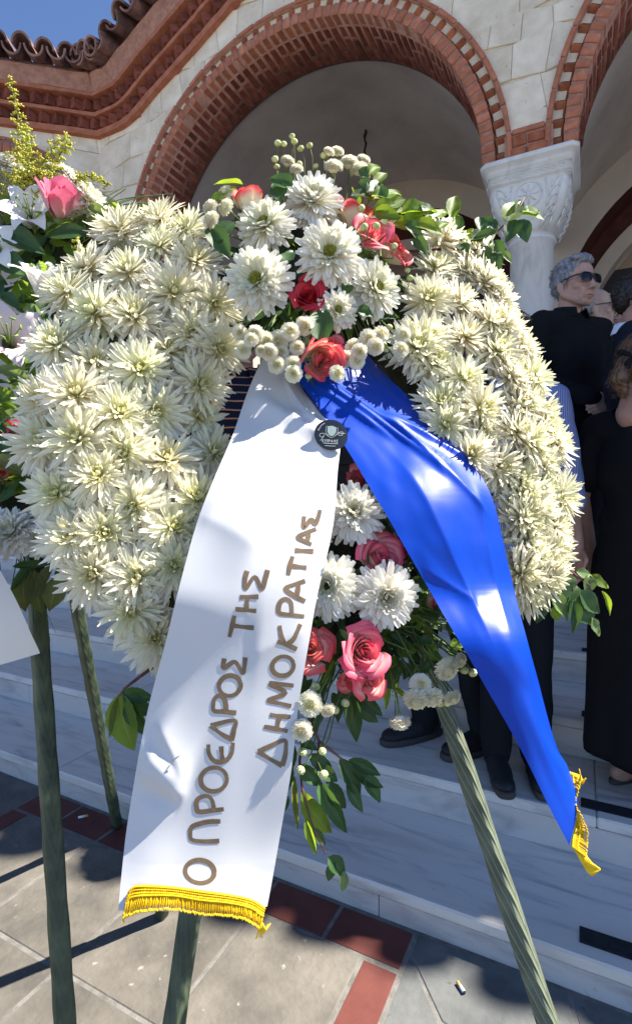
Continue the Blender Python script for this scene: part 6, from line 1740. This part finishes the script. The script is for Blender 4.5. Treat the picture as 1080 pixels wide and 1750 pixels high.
        hme = remesh(h, .005, 3, .004, .018); ntuft = 420
    tf = MB(); vs = hme.vertices
    for i in range(ntuft):
        v = vs[rr.randrange(len(vs))]; n_ = v.normal.copy(); dd = Vector((n_.x * .6 + rr.uniform(-.35, .35), -.6 + rr.uniform(-.4, .4), -.5 if bun or v.co.z < .06 else rr.uniform(-.3, .3)))
        dd = (dd - n_ * dd.dot(n_) * .8).normalized(); L = rr.uniform(.014, .034) * (1.0 if bun else .62)
        lf = .4 if bun else 1.0; tf.tube([v.co - n_ * .002, v.co + n_ * .0022 * lf + dd * L * .5, v.co + n_ * rr.uniform(-.001, .004) * lf + dd * L], [.0018 * lf + .0004, .0015 * lf + .0003, .0004], 4)
    ho = hput("hair", joinm("hair", [(hme, 0)], [M[hair]])); to = hput("strands", tf.mesh("strands", M[hair], True), ho); to["kind"] = "stuff"
    if bun:
        sc = MB(); sc.tube([(.030 * math.cos(t) * (1 + .14 * math.sin(5 * t)), -.137 + .010 * math.sin(3 * t), -.016 + .030 * math.sin(t) * (1 + .14 * math.sin(5 * t))) for t in [2 * math.pi * q / 30 for q in range(31)]], [.011 + .003 * math.sin(q * 1.7) for q in range(31)], 8); hput("scrunchie", sc.mesh("scrunchie", M["black_cloth"], True))
        er = MB(); er.ell((-.084, .0, -.05), (.006, .006, .016)); er.ell((-.084, .0, -.072), (.007, .007, .008)); hput("earring", er.mesh("earring", M["lens_frame"], True))
    return r_
def at(px, Y, z): return ((px - 540) / FPX * Y, Y, z * SC)
GP = "mourners standing on the church steps"
person("grey haired man in black shirt and dark sunglasses beside the marble column", at(978, 2.92, FLOOR), (.30, -.95), 1.86, "skin_a", "hair_grey", "black_cloth", "trousers", specs=True, group=GP, head_s=1.10, arms=("front", "front"), head_yaw=.05)
person("bald man in sunglasses seen in profile behind the grey haired man", at(1014, 3.14, FLOOR), (.90, -.42), 1.80, "skin_c", "hair_white", "black_cloth", "trousers", specs=True, bald=True, group=GP, head_pitch=-.02)
person("dark haired man half in shade behind the suited man's collar", at(1060, 3.40, FLOOR), (-.55, -.8), 1.78, "skin_b", "hair_dark", "black_cloth", "trousers", group=GP)
person("man in a dark navy suit with open white shirt collar seen from the side", at(1088, 2.46, .463), (.80, -.50), 1.73, "skin_b", "hair_dark", "suit", "trousers", jacket=True, collar="shirt_white", group=GP, feet=((.10, .1), (-.10, -.1)), belly=.02)
person("brown haired woman in long black dress with hair tied in a scrunchie", at(1100, 1.74, .207), (.85, .45), 1.50, "skin_b", "hair_brown", "dress", "dress", sleeve="short", bun=True, group=GP, feet=((.085, .1), (-.085, -.1)), head_pitch=-.22, head_s=1.06)
person("person in blue striped shirt with rolled sleeves behind the wreath's right rim", at(860, 1.88, .207), (-.1, -1), 1.63, "skin_b", "hair_dark", "blue_stripe", "trousers", sleeve="rolled", group=GP, arms=("down", "down"), feet=((.03, -.05), (-.115, -.12)), head_pitch=-.45, head_yaw=.35, belly=.03)
person("man in plain navy polo shirt behind the upper roses", at(748, 2.06, .207), (-.94, -.34), 1.74, "skin_b", "hair_dark", "navy_cloth", "trousers", sleeve="short", group=GP, feet=((.085, .05), (-.085, .1)), foot_dy=(.0, -.16))
person("man in navy polo with thin orange stripes framed by the wreath", at(412, 2.36, .207), (.22, -1), 1.80, "skin_b", "hair_dark", "orange_stripe", "trousers", sleeve="short", group=GP, arms=("down", "bent"))
# cigarette ends on the paving
M["paper"] = plain("paper", (.75, .74, .72), .8); M["filter"] = plain("filter", (.62, .30, .08), .8); M["ash"] = plain("ash", (.03, .03, .03), .9)
def butt(px, py, ang, label, L=.035):
    p = P(px, py, HC * FPX / (py - HORIZON)); p.z = .006
    b_ = root("cigarette_butt", label, "cigarette butt", (p.x, p.y, 0)); d = Vector((math.cos(ang), math.sin(ang), 0))
    for nm, a, e, m_ in (("paper", -.5, .12, "paper"), ("filter", .12, .5, "filter"), ("ash", -.55, -.5, "ash")):
        t = MB(); t.tube([p + d * L * a, p + d * L * e], .0042, 10); put(nm, t.mesh(nm, M[m_], True), b_)
butt(143, 1398, .35, "cigarette end on the red border tiles behind the left stand"); butt(787, 1691, 1.9, "burnt cigarette end on the dark slab at the lower right", .028)

bpy.data.objects.remove(_wo); bpy.data.scenes.remove(_ts)
